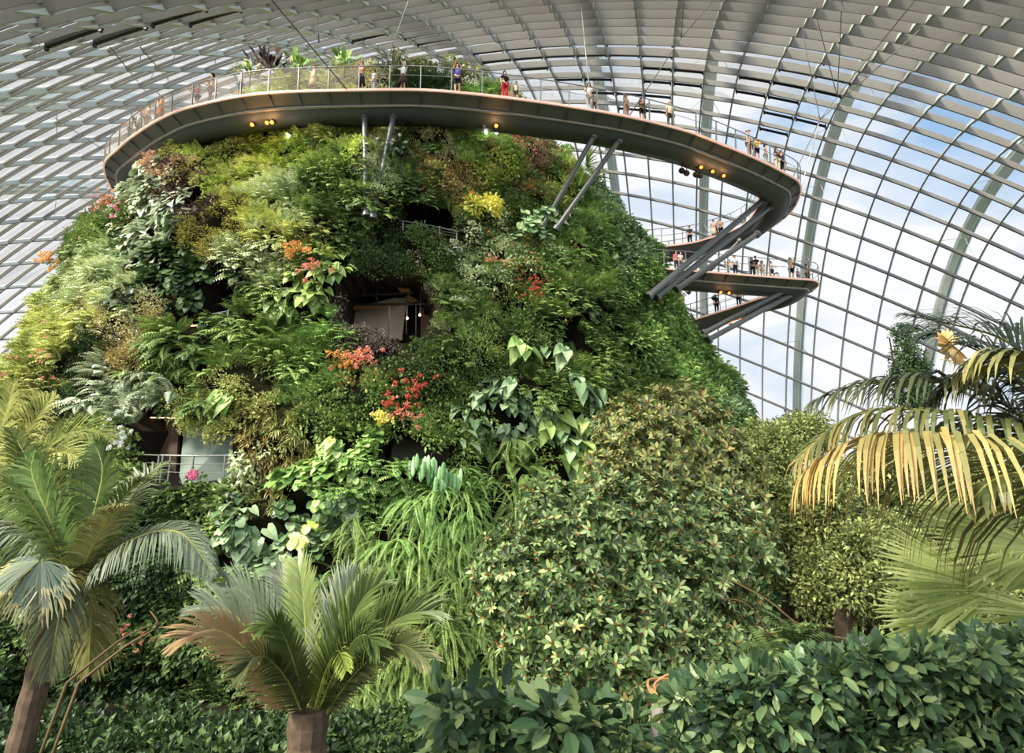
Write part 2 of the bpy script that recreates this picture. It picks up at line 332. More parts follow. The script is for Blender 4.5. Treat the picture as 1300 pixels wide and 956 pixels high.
def hit(px,py,dr=0):
    r=ray(px,py); k=np.arange(15,60,.05)/r[1]; P=r[None]*k[:,None]; x,y,R,a=circ(P[:,2])
    t=np.arctan2(P[:,0]-x,P[:,1]-y); ps=(t-a-math.pi+math.pi)%(2*math.pi)-math.pi
    f=np.hypot(P[:,0]-x,P[:,1]-y)-R-lump(ps,P[:,2])-dr; w=np.where((f<0)&(P[:,2]<27.2))[0]
    if len(w)==0: w=[int(np.argmin(f))]
    i=w[0]; return P[i],ps[i],P[i][2]
OPEN={'main':[(431,352),(450,345),(490,343),(530,352),(552,374),(553,412),(522,432),(500,428),(478,415),(440,410),(432,395)],
 'upper':[(508,256),(545,258),(576,266),(580,293),(512,284)],
 'side':[(262,352),(283,338),(306,362),(312,385),(290,398),(262,408),(262,425),(232,418),(236,404),(256,396)],
 'lower':[(170,525),(190,512),(228,518),(238,543),(292,556),(298,600),(290,612),(182,616),(172,575)],
 'niche':[(478,560),(500,546),(552,558),(582,566),(576,588),(520,584),(482,580)],
 'gap':[(238,228),(262,232),(260,262),(236,262)],'slit':[(706,402),(732,396),(738,440),(718,452)]}
def inpoly(x,y,P):
    c=np.zeros(np.shape(x),bool); n=len(P)
    for i in range(n):
        x1,y1=P[i];x2,y2=P[(i+1)%n]; m=((y1>y)!=(y2>y))&(x<(x2-x1)*(y-y1)/(y2-y1+1e-9)+x1); c^=m
    return c
mtn=empty('planted_mountain',(-9,48,-7)); tag(mtn,'towering cone shaped indoor mountain, its walls covered in plants and cut by dark cave openings','green wall mountain')
NP_,NZ=420,150
ps=np.linspace(-2.0,2.0,NP_); zz=np.linspace(-9.6,27.2,NZ); PS,ZZ=np.meshgrid(ps,zz,indexing='ij')
CP=mount(PS,ZZ,-.25); px,py,_=proj(CP); dep=np.zeros(PS.shape)
for nm,pl in OPEN.items():
    m=inpoly(px,py,pl); dep=np.where(m,{'main':6.,'lower':4.5,'upper':4,'gap':2,'slit':2,'niche':3}.get(nm,3.5),dep)
x,y,r,a=circ(ZZ); dirc=nz(np.stack([x-CP[...,0],y-CP[...,1],0*x],-1)); CP=CP+dirc*dep[...,None]
V=CP.reshape(-1,3); q=np.array([(a_*NZ+b,(a_+1)*NZ+b,(a_+1)*NZ+b+1,a_*NZ+b+1) for a_ in range(NP_-1) for b in range(NZ-1)])
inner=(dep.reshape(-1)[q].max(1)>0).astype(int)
# back half and cap
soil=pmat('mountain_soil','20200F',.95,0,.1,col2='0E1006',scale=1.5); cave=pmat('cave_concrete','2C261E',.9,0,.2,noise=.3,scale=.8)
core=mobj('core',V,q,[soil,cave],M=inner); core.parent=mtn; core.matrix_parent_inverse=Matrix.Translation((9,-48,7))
def mpart(mb,name,mat,parent=None,smooth=False):
    o=mb.obj(name,mat,smooth=smooth); o.parent=parent or mtn; o.matrix_parent_inverse=(Matrix.Translation((9,-48,7)) if (parent is None) else Matrix.Identity(4)); return o
bk=MB(); pb=np.linspace(2.0,2*math.pi-2.0,40); zb=np.array([-9.6,0,9,18,24,27.2]); PB,ZB=np.meshgrid(pb,zb,indexing='ij'); 
x,y,r,a=circ(ZB); t=a+math.pi+PB; VB=np.stack([x+r*np.sin(t),y+r*np.cos(t),ZB],-1).reshape(-1,3)
bk.add(VB,[(a_*6+b,(a_+1)*6+b,(a_+1)*6+b+1,a_*6+b+1) for a_ in range(39) for b in range(5)])
tp=[]; x,y,r,a=circ(27.2)
for s in range(64): t=2*math.pi*s/64; tp.append((x+(r+1)*math.sin(t),y+(r+1)*math.cos(t),27.1))
bk.add(tp,[tuple(range(64))]); mpart(bk,'rear_wall',soil)
# things inside the cave openings
steel=pmat('grey_steel','6E7276',.4,.6); brass=pmat('warm_plaster','8A6A35',.8); brown=pmat('brown_wall','5A4A3A',.85,noise=.2,scale=1); gpanel=pmat('grey_green_panel','8C9A8E',.7,noise=.1,scale=.7); greyw=pmat('grey_wall','9A9286',.8,noise=.15,scale=.6); lampm=pmat('lamp_glow','FFD9A0',.5,emit='FFC98A',estr=9)
def inw(px,py,d): # a point d metres inside the wall behind a pixel of the facade
    P,p_,z=hit(px,py); r=ray(px,py); return r*((P[1]+d)/r[1])
def panel(pts,d,name,mat,th=.25):
    A=np.array([inw(a,b,c+d) if False else inw(a,b,c) for a,b,c in pts]); B=A+np.array([0,th,0]); n=len(A); m=MB()
    m.add(np.concatenate([A,B]),[tuple(range(n))[::-1],tuple(range(n,2*n))]+[(i,(i+1)%n,n+(i+1)%n,n+i) for i in range(n)]); return mpart(m,name,mat)
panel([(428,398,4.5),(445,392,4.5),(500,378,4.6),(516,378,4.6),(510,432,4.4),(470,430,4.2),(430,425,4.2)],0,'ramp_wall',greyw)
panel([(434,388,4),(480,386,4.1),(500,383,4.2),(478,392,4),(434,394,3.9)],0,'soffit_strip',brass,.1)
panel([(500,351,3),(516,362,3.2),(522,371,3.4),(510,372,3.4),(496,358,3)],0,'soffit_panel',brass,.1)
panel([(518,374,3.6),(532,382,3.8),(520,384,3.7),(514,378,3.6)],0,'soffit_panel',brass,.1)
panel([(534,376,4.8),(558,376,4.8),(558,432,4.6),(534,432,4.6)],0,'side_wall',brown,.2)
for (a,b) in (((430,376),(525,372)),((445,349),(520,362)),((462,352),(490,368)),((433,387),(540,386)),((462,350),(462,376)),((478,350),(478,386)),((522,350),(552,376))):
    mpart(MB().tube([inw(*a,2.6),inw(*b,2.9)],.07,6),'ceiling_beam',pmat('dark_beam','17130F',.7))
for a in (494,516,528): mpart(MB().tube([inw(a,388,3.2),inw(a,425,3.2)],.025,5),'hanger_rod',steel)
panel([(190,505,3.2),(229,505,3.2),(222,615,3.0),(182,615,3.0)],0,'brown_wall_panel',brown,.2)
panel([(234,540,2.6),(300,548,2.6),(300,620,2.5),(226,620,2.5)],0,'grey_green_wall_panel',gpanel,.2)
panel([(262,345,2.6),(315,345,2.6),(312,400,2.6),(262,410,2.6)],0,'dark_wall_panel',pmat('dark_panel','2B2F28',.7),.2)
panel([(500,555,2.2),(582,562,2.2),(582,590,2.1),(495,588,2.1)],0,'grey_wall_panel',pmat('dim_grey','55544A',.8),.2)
panel([(172,529,1.6),(232,530,1.6),(232,531.6,1.6),(172,530.6,1.6)],0,'light_strip',pmat('strip_glow','FFD8B0',.5,emit='FFCFA0',estr=1.6),.05)
panel([(236,413,1.0),(266,411,1.0),(266,412.6,1.0),(236,414.8,1.0)],0,'light_strip',pmat('strip_glow','FFD8B0'),.05)
def balcony(pts,posts,name,label,d=-.1,h=1.2):
    o=empty(name,inw(*pts[0],d)); tag(o,label,'railing'); inv=Matrix.Translation(tuple(-np.array(o.location)))
    def sub(mb,n): c=mb.obj(n,pmat('rail_grey','8E8C88',.4,.5)); c.parent=o; c.matrix_parent_inverse=inv
    top=[inw(*p,d) for p in pts]; sub(MB().tube(top,.035,6),'handrail'); 
    for k in (1,2): sub(MB().tube([t-np.array([0,0,.31*h*k]) for t in top],.014,5),'rail_wire')
    for (a,b) in posts: p=inw(a,b,d); sub(MB().box(p-np.array([0,0,h/2]),(.05,.07,h+.04)),'post')
    return o
balcony([(176,577),(205,578),(250,579),(300,578)],[(202,578),(207,578),(217,577),(246,579),(286,579)],'balcony_railing','grey metal railing across the lower cave opening beside the brown wall')
balcony([(508,280),(540,285),(582,294)],[(512,281),(535,284),(558,288),(580,293)],'balcony_railing','thin grey railing along the sill of the dark opening high above the main cave',h=.55)
balcony([(262,400),(285,396),(312,388)],[(268,399),(290,394),(308,389)],'balcony_railing','dark railing in the narrow opening beneath the large monstera leaves',h=.6)
for (a,b,l) in ((517,404,'small glowing lamp hanging lower in the main cave beside the grey ramp wall'),(533,400,'small glowing lamp hanging higher in the main cave beside the brown wall')):
    p=inw(a,b,3.0); o=empty('pendant_lamp',p); tag(o,l,'lamp')
    mobj('bulb',*(lambda m:(np.concatenate(m.V)-p,m.F))(MB().lathe(p,[(.02,-.07),(.06,-.03),(.065,0),(.04,.05),(.02,.08)],10)),lampm,o)
    mobj('cord',*(lambda m:(np.concatenate(m.V)-p,m.F))(MB().tube([p+[0,0,.1],p+[0,0,1.3]],.015,5)),dark,o)
    l_=bpy.data.lights.new('cave_light','POINT'); l_.energy=14; l_.color=(1,.72,.4); l_.shadow_soft_size=.1; lo=bpy.data.objects.new('cave_light',l_); COL.objects.link(lo); lo.location=tuple(p+np.array([0,-.5,.3]))
# green running-man sign
p=inw(233,523.5,.5); o=empty('exit_sign',p); tag(o,'small green illuminated exit sign at the upper corner of the lower cave opening','sign')
mobj('sign_box',*(lambda m:(np.concatenate(m.V),m.F))(MB().box((0,0,0),(.48,.08,.26))),pmat('exit_green','18B98A',.5,emit='18B98A',estr=.7),o)
m=MB(); yy=-.05
m.box((.05,yy,.07),(.045,.01,.045)); m.box((.03,yy,.02),(.05,.01,.08),rot=[[.95,0,.3],[0,1,0],[-.3,0,.95]]); m.box((.07,yy,.03),(.07,.01,.02)); m.box((-.01,yy,.0),(.06,.01,.02),rot=[[.7,0,.7],[0,1,0],[-.7,0,.7]])
m.box((.06,yy,-.05),(.02,.01,.08),rot=[[.8,0,-.6],[0,1,0],[.6,0,.8]]); m.box((0,yy,-.06),(.09,.01,.022),rot=[[.8,0,.6],[0,1,0],[-.6,0,.8]]); m.box((-.14,yy,0),(.1,.01,.2))
mobj('pictogram',np.concatenate(m.V),m.F,pmat('sign_white','F2F6F2',.5,emit='F2F6F2',estr=.5),o)
# ------------------------------------------------------------------ walkways
def adopt(o,p):
    o.parent=p
    loc=Vector(p.location)
    q=p
    o.matrix_parent_inverse=(Matrix.Translation(loc)@p.rotation_euler.to_matrix().to_4x4()).inverted() if p.parent is None else Matrix.Identity(4)
    return o
def catmull(P,step=.35):
    P=np.asarray(P,float); P=np.concatenate([[2*P[0]-P[1]],P,[2*P[-1]-P[-2]]]); out=[]
    for k in range(1,len(P)-2):
        a,b,c,d=P[k-1:k+3]; n=max(2,int(np.linalg.norm(c-b)/step)); 
        for t in np.arange(n)/n: out.append(.5*((2*b)+(-a+c)*t+(2*a-5*b+4*c-d)*t*t+(-a+3*b-3*c+d)*t**3))
    out.append(P[-2]); out=np.array(out)
    s=np.concatenate([[0],np.cumsum(np.linalg.norm(np.diff(out,axis=0),axis=1))]); u=np.arange(0,s[-1],step)
    return np.stack([np.interp(u,s,out[:,k]) for k in range(3)],1)
steel_d=pmat('deck_steel','5E5C5A',.5,.15,.4,noise=.15,scale=.5); steel_e=pmat('deck_edge_tube','8C8780',.38,.35,.5,noise=.12,scale=2); belly=pmat('deck_belly','4C5052',.55,.1,.35,noise=.1,scale=.4)
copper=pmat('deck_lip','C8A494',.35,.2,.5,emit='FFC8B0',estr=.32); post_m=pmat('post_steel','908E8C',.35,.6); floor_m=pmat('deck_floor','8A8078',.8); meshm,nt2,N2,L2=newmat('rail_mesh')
o2=N2.new('ShaderNodeOutputMaterial'); a2=N2.new('ShaderNodeBsdfTransparent'); b2=N2.new('ShaderNodeBsdfDiffuse'); b2.inputs[0].default_value=(*lin('A89C90'),1); c2=N2.new('ShaderNodeMixShader'); c2.inputs[0].default_value=.3; L2.new(a2.outputs[0],c2.inputs[1]); L2.new(b2.outputs[0],c2.inputs[2]); L2.new(c2.outputs[0],o2.inputs[0])
WALK={}
def sweep(path,R,prof):
    """R: inward horizontal unit vector per point; prof: (s inward, z)"""
    n=len(path); k=len(prof); V=np.concatenate([path+R*s+np.array([0,0,z]) for s,z in prof]); return V,[( a*n+i,a*n+i+1,(a+1)*n+i+1,(a+1)*n+i) for a in range(k-1) for i in range(n-1)]
def walkway(key,ctrl,label,width=3.0,ccw=1):
    P=catmull(ctrl); T=nz(np.gradient(P,axis=0)*np.array([1,1,0])); R=np.stack([-T[:,1],T[:,0],0*T[:,0]],1)*ccw
    Rs=R.copy()
    for _ in range(6): Rs[1:-1]=(Rs[:-2]+Rs[1:-1]+Rs[2:])/3
    R=nz(Rs); WALK[key]=(P,R)
    o=empty('elevated_walkway',P[len(P)//3]); tag(o,label,'walkway')
    W=width
    def S(prof,name,mat,smooth=True):
        V,Q=sweep(P,R,prof); return adopt(mobj(name,V,Q,mat,smooth=smooth),o)
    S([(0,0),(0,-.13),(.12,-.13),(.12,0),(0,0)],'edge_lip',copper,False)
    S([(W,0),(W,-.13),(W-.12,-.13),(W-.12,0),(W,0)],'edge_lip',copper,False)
    S([(.12,-.03),(W-.12,-.03)],'deck_floor',floor_m,False)
    S([(.1,-.13),(.35,-.2),(.78,-.5)],'fascia_panel',steel_d)
    S([(W-.1,-.13),(W-.3,-.2),(W-.5,-.5)],'fascia_panel',steel_d)
    c=[(.86+.1*math.cos(t),-.56+.1*math.sin(t)) for t in np.linspace(0,2*math.pi,9)]; S(c,'edge_tube',steel_e)
    S([(.9,-.62),(1.2,-.92),(1.8,-1.02),(W-.6,-.92),(W-.5,-.5)],'box_girder',belly)
    st=int(1.75/.35)
    for i in range(2,len(P)-2,st):
        p,r=P[i],R[i]; t=np.cross(r,[0,0,1.])*.035
        pr=[(.1,-.14),(.78,-.42),(.8,-.56),(.45,-.36),(.1,-.22)]
        A=[p+r*s+np.array([0,0,z])+t for s,z in pr]; B=[p+r*s+np.array([0,0,z])-t for s,z in pr]; rb=MB(); rb.add(A+B,[(0,1,2,3,4),(9,8,7,6,5)]+[(k,(k+1)%5,5+(k+1)%5,5+k) for k in range(5)]); adopt(rb.obj('rib',belly),o)
    # railings
    for side,nm in ((0,'railing'),(1,'inner_railing')):
        s0=.05 if side==0 else W-.05; lean=-.10 if side==0 else .10; H=1.38
        top=P+R*(s0+lean)+np.array([0,0,H]); mid=P+R*(s0+lean*.55)+np.array([0,0,H*.6]); bot=P+R*s0
        m=MB(); m.tube(top[::2],.034,5); m.tube(mid[::2],.02,4); rail=adopt(m.obj(nm,post_m,smooth=True),o)
        V=np.concatenate([bot+[0,0,.05],top]); n=len(P)
        vis=[i for i in range(0,n-1) if proj(P[i])[0]<455 and P[i][2]>20.9]
        if vis and side==0:
            a_,b_=vis[0],vis[-1]+2; k_=b_-a_; adopt(mobj('mesh_infill',np.concatenate([V[a_:b_],V[n+a_:n+b_]]),[(i,i+1,k_+i+1,k_+i) for i in range(k_-1)],meshm),o)
        idx=list(range(2,len(P)-2,5))
        if side==0 and len(idx)<=100:
            for i in idx:
                t=np.cross(R[i],[0,0,1.]); q=MB(); a,b=bot[i],top[i]; w=R[i]*.05; u=t*.03
                q.add([a-w-u,a+w-u,a+w+u,a-w+u,b-w*.6-u,b+w*.6-u,b+w*.6+u,b-w*.6+u],[(3,2,1,0),(4,5,6,7),(0,1,5,4),(1,2,6,5),(2,3,7,6),(3,0,4,7)])
                c=q.obj('post',post_m); c.parent=rail
        else:
            q=MB()
            for i in idx: q.tube([bot[i],top[i]],.028,4)
            c=q.obj('inner_posts' if side else 'post',post_m); c.parent=rail; c['kind']='stuff'
    return o
def e2(px,py,z): return atz(px,py,z)
zt=21.0
up=[(-29,64,21),(-31.5,58,21),(-32.6,51,21),(-31.4,44,21)]
for (a,b,z) in ((131,212,21),(150,186,21),(179,163,21),(217,142,21),(257,130,21),(305,120,21),(355,115,21),(440,112.5,21),(531,112,21),(599,117,21),(667,125,21),(735,135,21),(802,147,20.9),(870,164,20.8),(911,179,20.7),(961,200,20.5),(995,217,20.4),(1016,231,20.3)): up.append(e2(a,b,z))
tip=up[-1]
up+=[tip+np.array([.9,2.0,-.15]),tip+np.array([1.1,4.2,-.5]),tip+np.array([.2,6.4,-.95]),tip+np.array([-2.2,7.9,-1.5]),tip+np.array([-5,8.2,-2.1]),(13.6,47.6,17.6),(9,47.3,17.0),(3,48,16.6),(-2,50,16.5)]
wk1=walkway('up',up,'high curved steel walkway sweeping round the mountain top and folding back in a hairpin',ccw=1)
lo=[(2,42.5,14.6),(7,41.8,14.6),e2(846,340,14.6),e2(894,343.5,14.6),e2(956,348.5,14.5),e2(1009,352.5,14.5),e2(1036,355,14.5)]
t2=lo[-1]; lo+=[t2+np.array([.9,1.4,0]),t2+np.array([1.0,3.6,-.05]),t2+np.array([0,5.4,-.2]),t2+np.array([-2.5,6.9,-.5]),(17.2,52.4,12.9),(14,52.6,12.2),(8,53,11.5),(2,54,11)]
wk2=walkway('low',lo,'lower steel walkway with a sharp hairpin jutting out beside the mountain below the high one',ccw=1)
# which side is inward for each path: flip if needed is handled by ccw above
FR0=int(np.where(WALK['up'][0][:,1]<43.5)[0][0])
def spot(key,px,py,s=.55,lo_=0,hi=1e9,axis='x'):
    P,R=WALK[key]; Q=P+R*s; x,y,d=proj(Q); idx=np.arange(len(P)); m=(idx>=max(lo_,FR0 if key=='up' else 0))&(idx<=hi); c=np.where(m,(x-px)**2+((y-py)*.6)**2,1e9); i=int(np.argmin(c)); return Q[i],R[i],i
# struts
strutm=pmat('strut_steel','5F625F',.45,.3,.4,noise=.1,scale=2)
def strut(a,b,rad,label,mat=strutm,grp=None):
    a=np.array(a);b=np.array(b); m=MB(); d=(b-a)/np.linalg.norm(b-a); m.tube([a,b],rad,12); o=m.obj('support_strut',mat,smooth=False,origin=a); tag(o,label,'strut',grp)
    c=MB(); c.lathe(b-d*.25-a,[(rad*1.05,0),(rad*1.5,.05),(rad*1.5,.3)],12,axis=d); c.lathe(a-a,[(rad*1.5,0),(rad*1.5,.25),(rad*1.05,.3)],12,axis=d); cc=c.obj('end_collar',mat); cc.parent=o
def wp(px,z,s=1.4,dz=-.8,key='up',hi=1e9,lo_=0):
    P,R=WALK[key]; Q=P+R*s+np.array([0,0,dz]); x,y,d=proj(Q); idx=np.arange(len(P)); c=np.where((idx>=max(lo_,FR0 if key=='up' else 0))&(idx<=hi),np.abs(x-px),1e9); return Q[int(np.argmin(c))]
NU=len(WALK['up'][0]); 
P_,R_=WALK['up']; TIP=int(np.argmax(proj(P_)[0])); P2_,R2_=WALK['low']; TIP2=int(np.argmax(proj(P2_)[0]))
for (a,b,tx,l) in ((465,275,460,'upright grey tube strut propping the high walkway, the straighter of the middle pair'),(473,278,497,'grey tube strut leaning towards the middle of the high walkway, its pair stands upright'),(689,288,752,'dark slanting tube strut, the inner one of the pair above the big round leaves'),(705,292,789,'dark slanting tube strut, the outer one of the pair beside the palm tufts')):
    Pq,_,_=hit(a,b,1.15); strut(Pq,wp(tx,0,hi=TIP),.16,l)
def tri(px,py,tx,ty,Y,rad,l,d=1.0):
    Pq,_,_=hit(px,py,d); strut(Pq,at(tx,ty,Y),rad,l)
tri(822,377,972,251,41.3,.21,'topmost long diagonal strut running from the mountain flank up to the high hairpin')
tri(832,378,978,262,41.8,.21,'second long diagonal strut just beneath the topmost one at the high hairpin')
tri(858,368,962,297,43.6,.2,'third diagonal strut reaching the underside of the folded back walkway')
tri(872,372,940,305,45.0,.16,'short diagonal strut behind the third one under the folded back walkway')
tri(892,424,1002,366,45.5,.2,'upper of the two diagonal struts under the lower hairpin')
tri(898,432,1010,371,46.2,.2,'lower of the two diagonal struts under the lower hairpin')
# hairpin hubs, the rounded housings the struts meet at
for (px,py,Y,r,lb,wk) in ((985,243,42.6,1.5,'',wk1),(1008,366,46.6,1.3,'',wk2)):
    c=at(px,py,Y); m=MB().lathe(c,[(r*.3,-.45),(r*.6,-.4),(r*.75,-.1),(r*.8,.3)],28); adopt(m.obj('strut_hub',steel_d,smooth=False),wk)
# cables
cabm=pmat('cable_steel','8C8A84',.4,.5)
def shellhit(px,py):
    r=nz(ray(px,py)); gi,gj=np.meshgrid(np.linspace(I0,I1,190),np.linspace(J0,J1,170),indexing='ij'); S=surf(gi,gj)+shell_n(gi,gj)*.5; d=nz(S)@r; k=np.unravel_index(np.argmax(np.where(S[...,2]>-2,d,-1)),d.shape); return r*np.linalg.norm(S[k])
def cable(pts,l,rad=.034,node=None):
    m=MB(); pts=[np.asarray(p) for p in pts]; m.tube(pts,rad,5); o=m.obj('suspension_cable',strutm if ('dark' in l or 'slantwise' in l) else cabm,origin=pts[0]); tag(o,l,'cable')
    q=MB(); e=pts[-1]-pts[0]; d=nz(pts[-2]-pts[-1]); q.lathe(e,[(.02,0),(.035,.05),(.035,.35),(.02,.4)],8,axis=d); c=q.obj('turnbuckle',strutm); c.parent=o
def deck(px,s=.05,hi=None,lo_=0,key='up'): return wp(px,0,s,0,key,hi if hi is not None else TIP,lo_)
def mid(a,b,t): return a*(1-t)+b*t
n1=mid(deck(438),shellhit(345,0),.42)
cable([shellhit(345,0),n1,deck(438)],'steel cable falling slantwise from the roof to the walkway beside the purple leaved shrub')
cable([shellhit(403,0),mid(shellhit(403,0),n1,.75)],'short thin vertical cable ending beside the slanting one over the purple leaved shrub',.015)
cable([shellhit(519,0),deck(482)],'steel cable falling almost straight to the walkway in front of the capped visitor')
cable([shellhit(737,0),deck(752)],'steel cable falling from the roof to the walkway by the visitor in pale clothes')
ny=at(865,48,37); cable([shellhit(868,0),ny],'upper steel cable meeting the forked joint high above the walkway'); cable([shellhit(915,-10),ny],'slanting steel cable joining the forked joint from the far roof')
cable([ny,deck(801)],'steel cable running down from the forked joint to the dark strut')
n2=at(1063,123,42); n3=at(1041,152,41)
cable([shellhit(1069,0),n2],'straight steel cable hanging to the bright joint above the high hairpin'); cable([shellhit(1037,22),n2],'steel cable fanning in to the bright joint from the arch')
cable([shellhit(1018,36),n3],'long thin steel cable reaching the second joint above the high hairpin'); cable([shellhit(1162,0),n2],'long slanting steel cable crossing the roof towards the bright joint')
cable([shellhit(1172,34),n3],'long slanting steel cable crossing the roof towards the second joint'); cable([n2,n3,deck(1008)],'pair cable dropping from both joints to the tip of the high hairpin')
cable([n3,wp(1014,0,.05,0,'up',TIP+22,TIP+2)],'thin cable dropping outside the tip of the high hairpin')
n4=at(213,100,40); cable([shellhit(178,60),n4,deck(218)],'dark steel cable slanting down to the walkway end near the pink clad visitors'); cable([shellhit(222,70),n4],'short stay cable holding the slanting cable near the pink clad visitors',.018)
n5=at(184,115,42); cable([shellhit(140,60),n5,deck(193)],'dark steel cable slanting down behind the group in orange'); cable([shellhit(196,90),n5],'short stay cable holding the cable behind the group in orange',.018)
n6=at(128,188,45); cable([shellhit(70,150),n6,wp(132,0,.05,0,'up',TIP)],'thin steel cable reaching the far end of the high walkway over the white panes')
# hanging spots under the walkways
hous=pmat('lamp_housing','2A2622',.45,.4); glow=pmat('spot_glow','FF9A50',.5,emit='FF5E18',estr=2.8); glow2=pmat('spot_glow_white','FFFFFF',.5,emit='FFF4E0',estr=6)
def spotl(p,l,g,mat=glow,pw=60,r=.13,aim=(0,-.8,-.6),colr=(1,.5,.2)):
    o=empty('spotlight',p); tag(o,l,'lamp',g); d=nz(np.array(aim,float))
    MB().lathe((0,0,0),[(r*.7,-.3),(r,-.2),(r,0),(r*.9,0)],12,axis=d).obj('housing',hous,o); MB().lathe(d*.005,[(r*.86,0),(r*.8,.03),(r*.3,.05)],12,axis=d).obj('lens',mat,o)
    MB().tube([(0,0,0),(0,0,.4)],.03,5).obj('bracket',hous,o)
    if pw:
        q=bpy.data.lights.new('spot_light','POINT'); q.energy=pw; q.color=colr; q.shadow_soft_size=.1; z=bpy.data.objects.new('spot_light',q); COL.objects.link(z); z.location=tuple(np.array(p)+d*.35)
g1='orange spotlights beneath the walkways'
def under(px,s,key='up',lo_=0,hi=None,dz=-1.15): return wp(px,0,s,dz,key,hi if hi is not None else TIP,lo_)
for px,s in ((323,1.25),(336,1.25),(347,1.25)): spotl(under(px,s),'orange glowing spotlight in the row of three beneath the walkway near the purple leaved shrub',g1,pw=25)
for px in (168,175): spotl(under(px,1.3),'orange glowing spotlight of the pair beneath the far end of the walkway','orange spotlight pair at the far end',pw=15)
spotl(under(629,1.3),'single orange glowing spotlight beneath the middle of the high walkway',None,pw=25)
for px in (892,905,917): spotl(under(px,1.5),'orange glowing spotlight in the row of three beneath the walkway before its hairpin','three orange spotlights before the hairpin',pw=20)
for px in (916,925): spotl(under(px,1.4,'low',0,TIP2),'orange glowing spotlight of the pair beneath the lower walkway','orange spotlight pair beneath the lower walkway',pw=10)
for px in (926,932,938): spotl(under(px,1.9,'low',TIP2+10,1e9,-1.1),'warm spotlight beneath the returning arm of the lower walkway','warm spotlights of the returning arm',pw=6,r=.11)
spotl(under(614,1.6,dz=-1.1),'unlit grey spotlight beside the single orange one',None,steel,0,.13)
for a,b in ((866,217),(872,220),(884,222),(889,223)): spotl(at(a,b,36.8),'black unlit floodlight hanging in the row beneath the walkway before its hairpin','black floodlights under the walkway',dark,0,.2)
for a,b,l in ((366,172,'small white lamp shining out of the foliage beneath the three orange spotlights'),(630,169,'small white lamp shining at the mountain rim under the walkway'),(617,168,'small lamp beside the white one at the mountain rim')):
    P0,_,_=hit(a,b,.9); spotl(P0,l,None,glow2,12,.12,colr=(1,.95,.85))
for a,b in ((919,362),(926,364),(904,377)): pass
spotl(at(907,377,49.5)+np.array([0,0,-.1]),'dark loudspeaker shaped box hanging by the returning arm of the lower walkway',None,dark,0,.22,aim=(0,-1,-.3))
